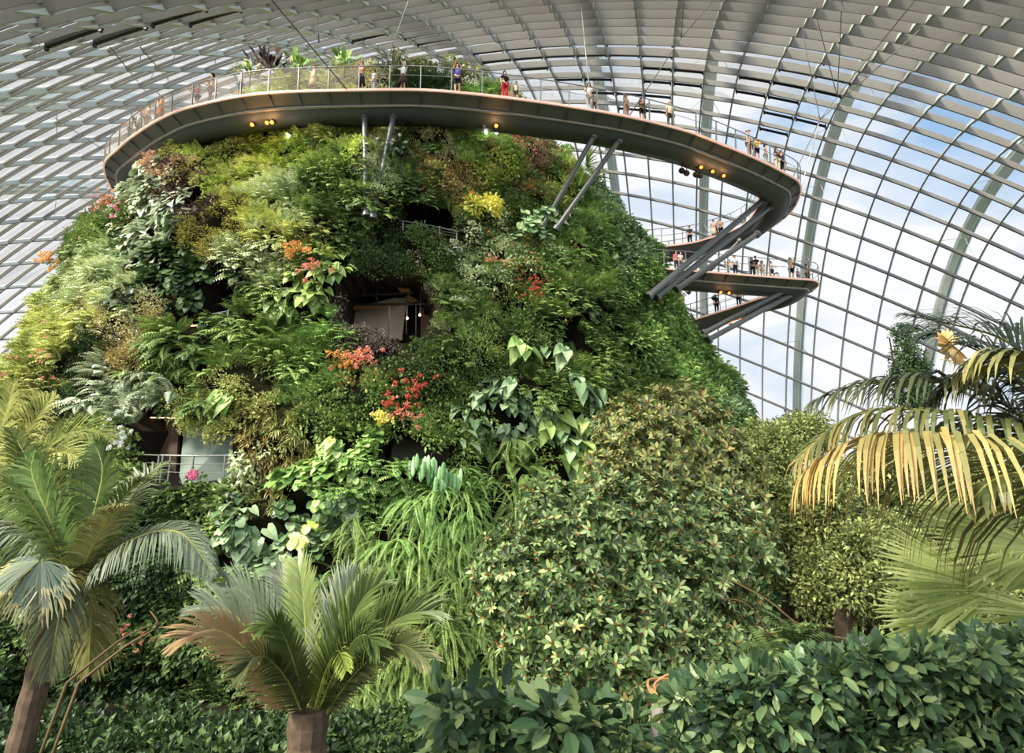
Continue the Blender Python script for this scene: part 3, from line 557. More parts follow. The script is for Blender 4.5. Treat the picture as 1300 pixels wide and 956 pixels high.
# ------------------------------------------------------------------ people
def skin(name,joints,edges,rad,sub=1):
    me=bpy.data.meshes.new(name); me.from_pydata([tuple(j) for j in joints],edges,[]); o=bpy.data.objects.new(name,me); COL.objects.link(o)
    m=o.modifiers.new('s','SKIN'); 
    for v,r in zip(me.skin_vertices[0].data,rad): v.radius=(r if isinstance(r,tuple) else (r,r))
    me.skin_vertices[0].data[0].use_root=True; m.use_smooth_shade=True
    s=o.modifiers.new('u','SUBSURF'); s.levels=sub; s.render_levels=sub
    dg=bpy.context.evaluated_depsgraph_get(); dg.update(); out=bpy.data.meshes.new_from_object(o.evaluated_get(dg)); bpy.data.objects.remove(o); out.materials.clear(); out.materials.append(None); return out
def body_meshes(kind,pose,skirt=False):
    """front is -y. returns dict name->mesh"""
    J=[];E=[];Rd=[]
    def a(p,r,par=None): J.append(p);Rd.append(r);i=len(J)-1; (E.append((par,i)) if par is not None else None); return i
    pel=a((0,0,.95),(.15,.11)); ch=a((0,0,1.15),(.13,.095),pel); ch2=a((0,.0,1.33),(.16,.1),ch); nk=a((0,.0,1.47),.05,ch2); hd0=a((0,-.01,1.54),.07,nk); hd=a((0,-.02,1.62),(.08,.095),hd0); hd2=a((0,-.01,1.70),.065,hd)
    nose=a((0,-.115,1.605),.012,hd)
    arms=[]
    for s in(-1,1):
        sh=a((s*.17,0,1.40),.055,ch2)
        if pose=='rail': el=(s*.25,-.12,1.16);wr=(s*.17,-.36,1.14);hdv=(0,-1,-.1)
        elif pose=='photo': el=(s*.24,-.2,1.28);wr=(s*.09,-.33,1.52);hdv=(-s*.2,-.3,.9)
        elif pose=='point' and s>0: el=(s*.34,-.2,1.44);wr=(s*.44,-.42,1.52);hdv=(.3,-1,.3)
        elif pose=='bend': el=(s*.24,-.26,1.12);wr=(s*.14,-.46,1.08);hdv=(0,-1,-.2)
        else: el=(s*.24,.03,1.13);wr=(s*.25,-.06,.90);hdv=(0,-.1,-1)
        e_=a(el,.038,sh); w_=a(wr,.026,e_); h=nz(np.array(hdv,float)); sd=nz(np.cross(h,[0,0,1.]) if abs(h[2])<.9 else np.array([0,1.,0])); pm=a(tuple(np.array(wr)+h*.06),(.03,.02),w_)
        for f in range(4):
            k=(f-1.5)*.022; L1=(.05,.058,.053,.042)[f]; p1=a(tuple(np.array(wr)+h*.1+sd*k),.009,pm); p2=a(tuple(np.array(wr)+h*(.1+L1)+sd*k*1.1+np.array([0,0,-.015])),.008,p1)
        a(tuple(np.array(wr)+h*.075+sd*.05*s),.010,pm)
    for s in(-1,1):
        hp=a((s*.09,0,.88),.095,pel); 
        stp=.06*s if pose!='walk' else .2*s
        kn=a((s*.1,-stp*.5,.49),.06,hp); an=a((s*.1,stp*.2,.1),.038,kn); ft=a((s*.11,-.12+stp*.2,.04),.038,an)
    out={'body':skin('person_body',J,E,Rd)}
    # clothes: own surfaces a little wider than the body
    J=[];E=[];Rd=[]
    c0=a((0,0,.93),(.165,.125)); c1=a((0,0,1.15),(.15,.115),c0); c2_=a((0,0,1.34),(.178,.12),c1); c3=a((0,0,1.43),(.09,.07),c2_)
    for s in(-1,1):
        sh=a((s*.175,0,1.40),.068,c2_); el={'rail':(s*.23,-.08,1.24),'photo':(s*.22,-.15,1.31),'point':(s*.26,-.1,1.38),'bend':(s*.22,-.18,1.2)}.get(pose,(s*.225,.02,1.22)); a(el,.056,sh)
    out['shirt']=skin('person_shirt',J,E,Rd)
    J=[];E=[];Rd=[]
    if skirt:
        m=MB().lathe((0,0,0),[(.13,1.0),(.17,.9),(.2,.7),(.24,.45),(.22,.44),(.12,.9)],16); me=meshdata('person_skirt',np.concatenate(m.V),m.F,None,smooth=True); out['skirt']=me
    else:
        c0=a((0,0,.96),(.165,.125)); 
        low=.52 if kind=='shorts' else .1
        for s in(-1,1):
            stp=.06*s if pose!='walk' else .2*s
            hp=a((s*.09,0,.87),.108,c0); kn=a((s*.1,-stp*.5,.52),.075,hp)
            if low<.5: a((s*.1,stp*.15,.1),.055,kn)
        out['trousers']=skin('person_trousers',J,E,Rd)
    return out
def hairmesh(kind):
    m=MB()
    if kind=='short': prof=[(.02,.13),(.07,.115),(.098,.06),(.1,.0),(.09,-.03),(.06,-.03)]
    elif kind=='cap': prof=[(.02,.125),(.07,.11),(.1,.05),(.105,.01),(.06,.0)]
    else: prof=[(.02,.13),(.07,.115),(.1,.06),(.108,-.02),(.115,-.12),(.1,-.26),(.05,-.3)]
    m.lathe((0,.022,1.645),prof,14)
    V=np.concatenate(m.V); fr=(V[:,1]<-.03)&(V[:,2]<1.67); V[fr,1]=np.maximum(V[fr,1],-.02) # open the face
    if kind=='cap': m2=MB().lathe((0,-.1,1.655),[(.001,.012),(.075,.008),(.07,-.004),(.001,.0)],12); V=np.concatenate([V,np.concatenate(m2.V)]); F_=m.F+[[i+m.n for i in q] for q in m2.F]; return meshdata('person_cap',V,F_,None,smooth=True)
    return meshdata('person_hair',V,m.F,None,smooth=True)
BODY={}
for k,(kd,po,sk) in {'rail':('long','rail',0),'photo':('shorts','photo',0),'stand':('long','stand',0),'skirt':('long','photo',1),'dress':('long','point',1),'walk':('long','walk',0),'bend':('shorts','bend',0)}.items(): BODY[k]=body_meshes(kd,po,bool(sk))
HAIR={k:hairmesh(k) for k in('short','long','cap')}
em=MB(); 
for s in(-1,1): em.lathe((s*.032,-.098,1.63),[(.002,-.01),(.011,-.004),(.011,.004),(.002,.01)],8)
EYES=meshdata('person_eyes',np.concatenate(em.V),em.F,None)
bm_=MB().box((0,.17,1.22),(.3,.16,.42)).box((0,.26,1.15),(.22,.06,.22)); BAG=meshdata('person_backpack',np.concatenate(bm_.V),bm_.F,None)
for s_ in list(BODY.values()): pass
skinm=pmat('skin','C79A7C',.6); eyem=pmat('eye','20160F',.3)
def cloth(c): return pmat('cloth_'+c,c,.9,0,.1)
def slotted(name,me,mat,parent):
    if len(me.materials)==0: me.materials.append(None)
    o=bpy.data.objects.new(name,me); COL.objects.link(o)
    for s in o.material_slots: s.link='OBJECT'; s.material=mat
    if parent: o.parent=parent
    return o
def person(p,face,pose,top,bottom,hair,hairc,label,scale=1,bag=None,prop=None):
    B=BODY[pose]; o=slotted('person',B['body'],skinm,None); o.location=tuple(p); o.rotation_euler=(0,0,face); o.scale=(scale,)*3; tag(o,label,'person')
    slotted('shirt',B['shirt'],cloth(top),o); 
    if 'skirt' in B: slotted('skirt',B['skirt'],cloth(bottom),o)
    else: slotted('trousers',B['trousers'],cloth(bottom),o)
    slotted('cap' if hair=='cap' else 'hair',HAIR[hair],cloth(hairc),o); slotted('eyes',EYES,eyem,o)
    if bag: slotted('backpack',BAG,cloth(bag),o)
    return o
# key, px, py(feet), lane lo/hi, inward offset, pose...
PEOPLE=[('up',163,176,.6,'rail','8A8C90','3A3A40','short','2A2018','visitor in grey beside the rail at the far end of the high walkway',1,None),
('up',170,169,.8,'stand','E8E6E2','3C4658','cap','D8D8D4','visitor in white with a pale cap at the far end of the high walkway',1,None),
('up',182,158,.6,'rail','A88C7C','5A4A44','long','3A2418','long haired visitor in dusty brown leaning on the rail among the far group',1,None),
('up',194,151,.9,'stand','D8E4E4','5A7A88','short','241C18','visitor in a white and teal top behind the one in orange',1,None),
('up',202,148,.55,'dress','C87A3C','B86A30','long','2A1C14','visitor in an orange dress at the rail',.95,None),
('up',246,132,.7,'bend','D46A9A','4A3A5A','long','2A1C1C','visitor in bright pink bending over the rail',.85,None),
('up',267,127,.6,'rail','35322F','38342F','short','1C1612','broad visitor all in charcoal black leaning on the rail',1.08,None),
('up',300,120,.7,'photo','F0F0EE','6A8AB0','cap','F0F0EE','visitor in white shirt and blue shorts with a white cap',1,None),
('up',398,113,.9,'dress','D8C8A4','D0BC94','long','5A4030','visitor in a cream dress stretching an arm in front of the purple leaves',.95,None),
('up',459,112,.7,'skirt','D8A88A','3A3638','short','2A201A','visitor in a peach top and dark skirt holding up a camera',1.03,None),
('up',470,112,1.1,'stand','E6E2DE','B8B4B0','short','2A201A','small visitor in white half hidden behind the one in peach',.8,None),
('up',514,112,.7,'skirt','ECECEA','4A4038','cap','F2F2F0','visitor in a white shirt and white cap with a dark brown skirt',1,'3A4450'),
('up',583,116,.7,'photo','6C6CB0','2C2C34','short','3A2A20','visitor in a violet blue tank top and dark shorts taking a photo',1.05,'2A2A30'),
('up',643,122,.7,'stand','1E1C1E','C8283C','long','1C1618','visitor in a black top and bright red trousers',.98,None),
('up',658,123,1.1,'bend','D8B4A0','6A6048','short','1C1618','small visitor in a floral peach top beside the red trousers',.72,None),
('up',750,138,.7,'rail','D4D0CA','C4C0BA','long','2A1E1A','visitor in pale grey clothes with long dark hair at the rail',1.02,None),
('up',757,140,1.1,'stand','C0A898','8A7060','short','4A3020','child in dusty brown behind the visitor in pale grey',.75,None),
('up',794,147,.7,'stand','D09A80','C08A70','long','4A2A1C','visitor with long brown hair in a salmon top facing along the rail',.85,None),
('up',817,153,.7,'bend','6A4A40','3C302C','long','2A1A16','visitor in dark brown crouching at the rail next to the salmon top',.85,None),
('up',852,161,.7,'walk','C8C0A0','5A5A4A','cap','B8B49A','visitor in a beige shirt and olive trousers carrying a dark backpack',1,'3A4A4C'),
('up',953,198,.8,'stand','C8B4A0','8A7860','cap','B0A898','large visitor in a tan shirt and grey cap',1.15,None),
('up',963,203,.6,'bend','C8A83C','2C2C34','short','1C1614','visitor in black and yellow next to the large tan one',.95,'22242A'),
('up',975,209,.7,'stand','D8906A','D0D4CC','short','1C1614','small visitor in an orange and white top',.85,None),
('up',988,215,.7,'rail','35343A','D0C8B0','long','1C1614','visitor in dark top and pale trousers at the high hairpin',1,None),
('up',995,219,.8,'stand','2C3650','2A2C34','short','2A2A30','visitor in navy seen from behind near the very tip of the high hairpin',1.02,'2C3650')]
for (k,a,b,s,po,tc_,bc,ha,hc,lb,sc,bg_) in PEOPLE:
    p,r,i=spot(k,a,b,s*.35+.08,0,TIP); sc*=1.1; person(p+np.array([0,0,-.02]),math.atan2(-r[1],-r[0])+math.pi/2+random.uniform(-.5,.5),po,tc_,bc,ha,hc,lb,sc,bg_)
P2=[('up',876.5,304,2.0,'walk','2A3448','1E2230','short','1C1614','visitor in dark navy walking on the folded back arm above the struts',1,None,TIP+8,1e9),
('up',905,299,1.9,'dress','D0A890','C8B8A0','short','3A2A20','visitor in tan pointing on the folded back arm',1,None,TIP+8,1e9),
('up',910,299,1.6,'stand','3A3E50','2C2C34','short','1C1614','child in dark clothes between the two on the folded back arm',.75,None,TIP+8,1e9),
('up',917,297,1.9,'stand','C88A5A','2A2628','short','1C1614','visitor in an orange brown top on the folded back arm',.95,None,TIP+8,1e9),
('low',858,341,.8,'stand','C86A78','4A4450','long','1C1614','visitor in rose pink on the lower walkway next to the mountain',1,None,0,None),
('low',865,341,.7,'stand','E4E2E0','7A7A80','short','2A201A','visitor in white on the lower walkway behind the diagonal struts',.95,None,0,None),
('low',927,346,.7,'stand','E8E8E6','C8C8C4','short','1C1614','visitor in white carrying a black backpack on the lower walkway',1,'16161A',0,None),
('low',936,346,.8,'stand','D8DCE4','2A3448','short','1C1614','visitor in white top and navy trousers on the lower walkway',1.03,None,0,None),
('low',954,348,.7,'rail','2C3450','23283A','long','1C1614','visitor all in navy at the start of the trio on the lower walkway',.98,None,0,None),
('low',960.5,348,.7,'rail','26282C','B8A888','cap','1E1E22','visitor in black with a dark hat and khaki trousers on the lower walkway',1.05,None,0,None),
('low',967,349,.9,'stand','D8C8B0','C4B49C','long','2A1E18','visitor in light beige on the lower walkway',.9,None,0,None),
('low',981.5,350,.7,'bend','E0D0CC','3A3A48','short','2A1E18','visitor in a pale pink top leaning forward on the lower walkway',.85,None,0,None),
('low',1006.5,352,.7,'photo','C8A070','1A1A1E','short','1C1614','visitor in a tan top and black trousers taking a photo near the lower hairpin',1.1,None,0,None),
('low',1016,353,.8,'stand','9A80B0','7A6490','short','1C1614','small child in lilac near the lower hairpin',.62,None,0,None),
('low',1030,354,.8,'rail','C8B070','8A7850','short','2A1E18','visitor in mustard yellow at the tip of the lower hairpin',.95,None,0,None),
('low',1036,355,.8,'stand','3A3430','2A2628','short','1C1614','visitor in dark brown at the tip of the lower hairpin',.95,None,0,None),
('low',910,394,2.0,'walk','262A34','20242C','short','1C1614','visitor in black walking on the returning arm of the lower walkway',1.02,'23262B',TIP2+8,1e9),
('low',936.5,388,1.9,'stand','5A4458','2C2630','long','1C1614','visitor in plum on the returning arm of the lower walkway',1,None,TIP2+8,1e9)]
for (k,a,b,s,po,tc_,bc,ha,hc,lb,sc,bg_,l0,h0) in P2:
    p,r,i=spot(k,a,b,s,l0,h0 if h0 is not None else (TIP2 if k=='low' else TIP)); person(p+np.array([0,0,-.02]),math.atan2(-r[1],-r[0])+math.pi/2+random.uniform(-.6,.6)+(math.pi if s>1.5 else 0),po,tc_,bc,ha,hc,lb,sc,bg_)
# ------------------------------------------------------------------ ground
soilg=pmat('garden_soil','2E2A1E',.95,0,.1,col2='17150D',scale=.8)
fl=MB(); n=48; fl.add([(0+95*math.cos(2*math.pi*k/n),45+95*math.sin(2*math.pi*k/n),GZ) for k in range(n)],[tuple(range(n))]); tag(fl.obj('floor',soilg),kind='structure')
# ------------------------------------------------------------------ plant palettes; sunlit and shaded tones are painted into some leaf colours
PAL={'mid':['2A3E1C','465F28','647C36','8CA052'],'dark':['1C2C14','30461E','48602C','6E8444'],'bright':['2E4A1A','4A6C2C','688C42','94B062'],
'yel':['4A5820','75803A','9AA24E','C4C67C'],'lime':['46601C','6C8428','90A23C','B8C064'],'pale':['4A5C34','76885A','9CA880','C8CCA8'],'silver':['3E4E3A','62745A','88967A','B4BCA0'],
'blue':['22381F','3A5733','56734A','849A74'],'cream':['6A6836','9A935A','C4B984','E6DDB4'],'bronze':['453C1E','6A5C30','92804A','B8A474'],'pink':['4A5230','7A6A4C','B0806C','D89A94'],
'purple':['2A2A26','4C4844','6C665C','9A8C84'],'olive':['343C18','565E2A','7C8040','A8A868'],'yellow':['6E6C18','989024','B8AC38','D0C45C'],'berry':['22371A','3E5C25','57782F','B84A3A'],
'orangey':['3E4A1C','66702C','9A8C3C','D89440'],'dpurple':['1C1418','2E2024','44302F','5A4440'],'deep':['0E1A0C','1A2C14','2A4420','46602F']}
def LM(p,g=1.0):
    if p[:2]=='n_': return leafmat('leaf_'+p,PAL[p[2:]],gain=.56)  # near foliage: same palette painted darker to offset the stronger foreground light
    return leafmat('leaf_'+p,PAL[p],gain=g*(.62 if p[:2]=='f_' else 1))
R_=np.random.default_rng(3)
TP={'fern':[fernT(R_,9,.95,9,lw=.2) for _ in range(5)],'hang':[fernT(R_,14,1.9,38,1.2,(-.7,.5),(1.0,1.9),.05,fwd=.05,lwid=.22) for _ in range(4)],'silverfern':[fernT(R_,8,1.5,13,1.3,(-.1,.9),(1.3,2.1),.16) for _ in range(4)],
'bush':[bushT(R_,70,.5,.17,.10) for _ in range(4)],'fine':[bushT(R_,120,.5,.10,.05) for _ in range(4)],'vine':[bushT(R_,46,.55,.24,.19,1.1,.25) for _ in range(4)],
'big':[bigleafT(R_,9,'heart',.45,.38,.55) for _ in range(4)],'round':[bigleafT(R_,14,'round',.34,.34,.5) for _ in range(4)],'strap':[strapT(R_,18,.85,.06) for _ in range(4)],'umb':[strapT(R_,34,.5,.045,e0=(-.6,1.5),drop=(.3,1.6)) for _ in range(4)],
'giant':[bigleafT(R_,5,'heart',.9,.62,.6,.25,.9) for _ in range(3)]}
DENS={'fern':6.2,'hang':3.6,'silverfern':4.2,'bush':6.0,'fine':6.2,'vine':6.0,'big':4.6,'round':5.4,'strap':6,'umb':6.2,'giant':2.4}
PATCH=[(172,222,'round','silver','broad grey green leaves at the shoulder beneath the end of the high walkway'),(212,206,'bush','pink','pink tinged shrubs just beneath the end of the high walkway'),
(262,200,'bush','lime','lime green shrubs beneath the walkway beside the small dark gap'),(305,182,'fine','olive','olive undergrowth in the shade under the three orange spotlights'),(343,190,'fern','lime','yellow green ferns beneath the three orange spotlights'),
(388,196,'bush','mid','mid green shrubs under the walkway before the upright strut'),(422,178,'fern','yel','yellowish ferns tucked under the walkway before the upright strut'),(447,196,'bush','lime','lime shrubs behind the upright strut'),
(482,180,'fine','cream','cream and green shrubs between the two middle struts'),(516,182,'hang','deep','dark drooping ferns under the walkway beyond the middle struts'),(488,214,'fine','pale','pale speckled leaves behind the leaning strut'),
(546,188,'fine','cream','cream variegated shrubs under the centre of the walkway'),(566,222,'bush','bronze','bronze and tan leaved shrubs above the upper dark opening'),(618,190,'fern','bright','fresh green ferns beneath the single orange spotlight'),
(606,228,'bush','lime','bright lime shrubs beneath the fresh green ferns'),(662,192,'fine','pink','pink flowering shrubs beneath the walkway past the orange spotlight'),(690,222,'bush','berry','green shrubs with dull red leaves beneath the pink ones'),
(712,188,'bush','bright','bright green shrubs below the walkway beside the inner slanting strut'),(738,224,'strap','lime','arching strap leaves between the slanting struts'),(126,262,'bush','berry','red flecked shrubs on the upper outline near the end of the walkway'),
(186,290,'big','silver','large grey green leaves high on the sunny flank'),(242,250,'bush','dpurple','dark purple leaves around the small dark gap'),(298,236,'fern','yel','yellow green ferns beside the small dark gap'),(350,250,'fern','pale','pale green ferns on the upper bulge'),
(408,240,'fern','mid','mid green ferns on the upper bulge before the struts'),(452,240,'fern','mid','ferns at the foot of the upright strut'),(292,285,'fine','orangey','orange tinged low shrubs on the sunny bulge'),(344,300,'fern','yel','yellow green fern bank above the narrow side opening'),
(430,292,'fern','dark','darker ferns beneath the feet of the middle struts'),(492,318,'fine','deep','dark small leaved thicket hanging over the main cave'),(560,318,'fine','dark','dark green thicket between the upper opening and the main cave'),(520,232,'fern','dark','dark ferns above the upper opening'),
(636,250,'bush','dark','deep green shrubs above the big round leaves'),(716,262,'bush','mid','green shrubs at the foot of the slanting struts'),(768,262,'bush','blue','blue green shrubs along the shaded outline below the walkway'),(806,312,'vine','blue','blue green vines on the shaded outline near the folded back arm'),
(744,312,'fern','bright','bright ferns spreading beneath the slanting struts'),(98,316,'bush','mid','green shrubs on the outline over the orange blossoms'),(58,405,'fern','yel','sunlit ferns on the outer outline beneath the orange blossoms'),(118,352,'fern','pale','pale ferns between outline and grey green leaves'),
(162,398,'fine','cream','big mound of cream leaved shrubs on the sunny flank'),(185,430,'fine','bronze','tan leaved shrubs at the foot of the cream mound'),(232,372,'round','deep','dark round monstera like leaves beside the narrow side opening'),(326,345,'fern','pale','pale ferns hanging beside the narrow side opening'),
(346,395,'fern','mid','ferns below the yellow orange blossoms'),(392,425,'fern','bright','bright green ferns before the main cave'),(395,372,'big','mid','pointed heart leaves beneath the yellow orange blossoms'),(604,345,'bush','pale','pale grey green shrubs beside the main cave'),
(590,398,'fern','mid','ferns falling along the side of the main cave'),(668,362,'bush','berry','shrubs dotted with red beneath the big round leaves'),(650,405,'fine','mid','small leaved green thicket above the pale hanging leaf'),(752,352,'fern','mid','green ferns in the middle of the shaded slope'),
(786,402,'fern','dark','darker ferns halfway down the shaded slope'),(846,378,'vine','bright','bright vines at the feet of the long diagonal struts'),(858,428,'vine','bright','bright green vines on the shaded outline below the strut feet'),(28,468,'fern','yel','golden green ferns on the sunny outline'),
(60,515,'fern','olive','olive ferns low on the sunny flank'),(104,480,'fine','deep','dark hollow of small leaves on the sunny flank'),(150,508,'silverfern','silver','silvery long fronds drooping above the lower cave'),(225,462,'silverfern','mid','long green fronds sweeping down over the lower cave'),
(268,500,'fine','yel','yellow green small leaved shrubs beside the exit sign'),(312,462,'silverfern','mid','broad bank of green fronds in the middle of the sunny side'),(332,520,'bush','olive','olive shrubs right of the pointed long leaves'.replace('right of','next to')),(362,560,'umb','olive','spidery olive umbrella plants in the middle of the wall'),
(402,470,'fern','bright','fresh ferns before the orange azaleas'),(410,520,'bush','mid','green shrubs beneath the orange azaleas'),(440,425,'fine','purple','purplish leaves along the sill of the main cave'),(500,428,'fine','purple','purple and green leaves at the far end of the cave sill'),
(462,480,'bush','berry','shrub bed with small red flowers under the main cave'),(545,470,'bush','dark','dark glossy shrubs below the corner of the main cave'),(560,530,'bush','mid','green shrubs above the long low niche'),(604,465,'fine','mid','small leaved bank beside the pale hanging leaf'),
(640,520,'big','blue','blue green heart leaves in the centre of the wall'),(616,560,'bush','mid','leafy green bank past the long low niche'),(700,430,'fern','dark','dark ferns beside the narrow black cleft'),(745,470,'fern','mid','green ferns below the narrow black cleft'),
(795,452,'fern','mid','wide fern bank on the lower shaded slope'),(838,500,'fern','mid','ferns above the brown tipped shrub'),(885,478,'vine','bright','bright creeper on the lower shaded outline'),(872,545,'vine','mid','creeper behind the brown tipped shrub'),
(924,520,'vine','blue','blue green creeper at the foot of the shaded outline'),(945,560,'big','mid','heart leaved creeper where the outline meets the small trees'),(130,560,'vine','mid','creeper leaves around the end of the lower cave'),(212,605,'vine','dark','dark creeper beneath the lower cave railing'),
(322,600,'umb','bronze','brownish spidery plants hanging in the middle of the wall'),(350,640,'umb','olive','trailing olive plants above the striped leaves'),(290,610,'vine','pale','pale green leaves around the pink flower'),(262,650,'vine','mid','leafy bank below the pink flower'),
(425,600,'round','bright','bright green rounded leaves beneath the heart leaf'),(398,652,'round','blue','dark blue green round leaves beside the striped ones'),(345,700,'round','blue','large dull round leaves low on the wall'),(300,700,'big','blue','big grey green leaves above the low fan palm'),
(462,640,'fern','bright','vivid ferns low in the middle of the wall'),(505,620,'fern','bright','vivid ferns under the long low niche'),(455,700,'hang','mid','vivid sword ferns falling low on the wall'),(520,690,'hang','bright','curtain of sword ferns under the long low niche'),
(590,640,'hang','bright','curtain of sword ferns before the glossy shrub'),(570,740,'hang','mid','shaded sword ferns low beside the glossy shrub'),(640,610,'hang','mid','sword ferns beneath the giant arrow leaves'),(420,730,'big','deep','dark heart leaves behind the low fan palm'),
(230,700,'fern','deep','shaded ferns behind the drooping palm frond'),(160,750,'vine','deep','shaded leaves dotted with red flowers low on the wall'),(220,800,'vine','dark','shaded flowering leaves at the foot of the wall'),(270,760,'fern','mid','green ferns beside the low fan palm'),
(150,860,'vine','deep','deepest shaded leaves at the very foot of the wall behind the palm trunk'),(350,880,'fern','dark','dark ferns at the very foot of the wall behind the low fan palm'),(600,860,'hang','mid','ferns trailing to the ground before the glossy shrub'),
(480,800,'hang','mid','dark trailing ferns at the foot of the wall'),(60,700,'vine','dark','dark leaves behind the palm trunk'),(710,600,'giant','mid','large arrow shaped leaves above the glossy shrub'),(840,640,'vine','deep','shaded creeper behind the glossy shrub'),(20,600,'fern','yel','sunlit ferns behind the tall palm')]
NS=25000
cps=R_.uniform(-1.85,1.85,NS*2); cz=R_.uniform(-9.4,25.9,NS*2); _,_,cr_,_=circ(cz); keep=R_.uniform(0,1,NS*2)<cr_/27; cps=cps[keep];cz=cz[keep]
CPs=mount(cps,cz); CN=mnorm(cps,cz); vd=nz(CPs); face=-(CN*vd).sum(1); k=face>-.22; CPs=CPs[k];CN=CN[k];cps=cps[k]
cx_,cy_,_=proj(CPs)
AREA=3.7*20*34.; dens0=len(keep)/(3.7*27*36.5)  # candidates per square metre
bad=np.zeros(len(CPs),bool)
for pl in OPEN.values():
    c=np.mean(pl,0); shr=[(c[0]+(a-c[0])*1.04,c[1]+(b-c[1])*1.08+5) for a,b in pl]; bad|=inpoly(cx_,cy_,shr)
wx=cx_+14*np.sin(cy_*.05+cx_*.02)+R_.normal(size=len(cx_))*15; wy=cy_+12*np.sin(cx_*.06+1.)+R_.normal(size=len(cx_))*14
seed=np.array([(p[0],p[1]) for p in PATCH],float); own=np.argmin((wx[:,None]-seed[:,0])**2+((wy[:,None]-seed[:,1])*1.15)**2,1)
hang_meshes={}
def frames(Nn,rng,roll=.25):
    y=nz(Nn*np.array([1,1,.6])+rng.normal(size=Nn.shape)*.12); x=nz(np.cross(y,[0,0,1.]+0*y)); z=np.cross(x,y)
    return np.stack([x,y,z],-1)
nhang=0
for pi,(a,b,spc,pal,lab) in enumerate(PATCH):
    idx=np.where((own==pi)&~bad)[0]
    if len(idx)==0: continue
    idx=idx[R_.uniform(size=len(idx))<DENS[spc]/dens0*1.0] if DENS[spc]<dens0 else idx
    if len(idx)==0: continue
    P=CPs[idx]; Rm=frames(CN[idx],R_); S=R_.uniform(.85,1.4,len(idx)); dt=R_.normal(size=len(idx))*.13; tl=TP[spc]; w_=R_.integers(0,len(tl),len(idx))
    if spc=='hang':
        for q_ in range(len(idx)):
            hx,hy=cx_[idx[q_]],cy_[idx[q_]]
            if not(-10<hx<700 and hy<915) or nhang>=296: continue
            kx=(w_[q_],pal)
            if kx not in hang_meshes: V,Q,T=tl[w_[q_]]; hang_meshes[kx]=meshdata('hanging_fern',V,Q,LM(pal),T)
            o=bpy.data.objects.new('hanging_fern',hang_meshes[kx]); COL.objects.link(o); M4=Matrix([list(r_)+[0] for r_ in (Rm[q_]*S[q_]).tolist()]+[[0,0,0,1]]); M4.translation=Vector(P[q_]+CN[idx[q_]]*.1); o.matrix_world=M4
            tag(o,'one fern among the '+lab,'fern',lab); nhang+=1
        continue
    out=[]
    for t_ in range(len(tl)):
        s_=w_==t_
        if s_.any(): out.append(inst(tl[t_],Rm[s_],P[s_],S[s_],dt[s_]))
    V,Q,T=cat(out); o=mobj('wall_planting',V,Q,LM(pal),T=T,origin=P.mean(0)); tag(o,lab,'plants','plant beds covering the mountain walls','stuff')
print('hanging ferns',nhang)
# summit planting seen over the walkway
def scatter_bed(name,label,pts,spc,pal,cat_='plants',grp=None,scale=(.8,1.2),ns=None):
    P=np.array(pts); K=len(P); rng=R_; th=rng.uniform(0,6.28,K); Rm=np.zeros((K,3,3)); Rm[:,0,0]=np.cos(th);Rm[:,0,1]=-np.sin(th);Rm[:,1,0]=np.sin(th);Rm[:,1,1]=np.cos(th);Rm[:,2,2]=1
    tl=spc; out=[]; w_=rng.integers(0,len(tl),K); S=rng.uniform(*scale,K); dt=rng.normal(size=K)*.13
    for t_ in range(len(tl)):
        s_=w_==t_
        if s_.any(): out.append(inst(tl[t_],Rm[s_],P[s_],S[s_],dt[s_]))
    V,Q,T=cat(out); o=mobj(name,V,Q,LM(pal),T=T,origin=P.mean(0)); return tag(o,label,cat_,grp,'stuff')
GT={'bush':[bushT(R_,110,.6,.17,.1,wall=False) for _ in range(3)],'fern':[fernT(R_,13,1.0,9,wall=False) for _ in range(3)],'dark':[bushT(R_,70,.6,.26,.17,wall=False) for _ in range(3)],'strap':[strapT(R_,26,1.1,.06,wall=False) for _ in range(3)]}
sx,sy,sr,_=circ(26.5)
def disc(n,x0,x1,dz=0): 
    out=[]
    while len(out)<n:
        a_=R_.uniform(0,6.28); r_=sr*R_.uniform(.2,1)**.5; p=(sx+r_*math.sin(a_),sy+r_*math.cos(a_),27.1+R_.uniform(0,1.0)+dz); 
        if x0<=proj(np.array(p))[0]<=x1 and p[1]<sy+3: out.append(p)
    return out
scatter_bed('summit_planting','mixed green shrubs and ferns on the mountain top seen through the walkway railing',disc(120,200,560,-.5),GT['bush'],'mid')
scatter_bed('summit_planting','yellowish shrubs on the mountain top behind the railing near the bare armed visitors',disc(60,300,445,-.3),GT['fern'],'yel')
scatter_bed('summit_planting','low green shrubs on the mountain top behind the visitor in violet blue',disc(110,500,720,.3),GT['dark'],'olive')
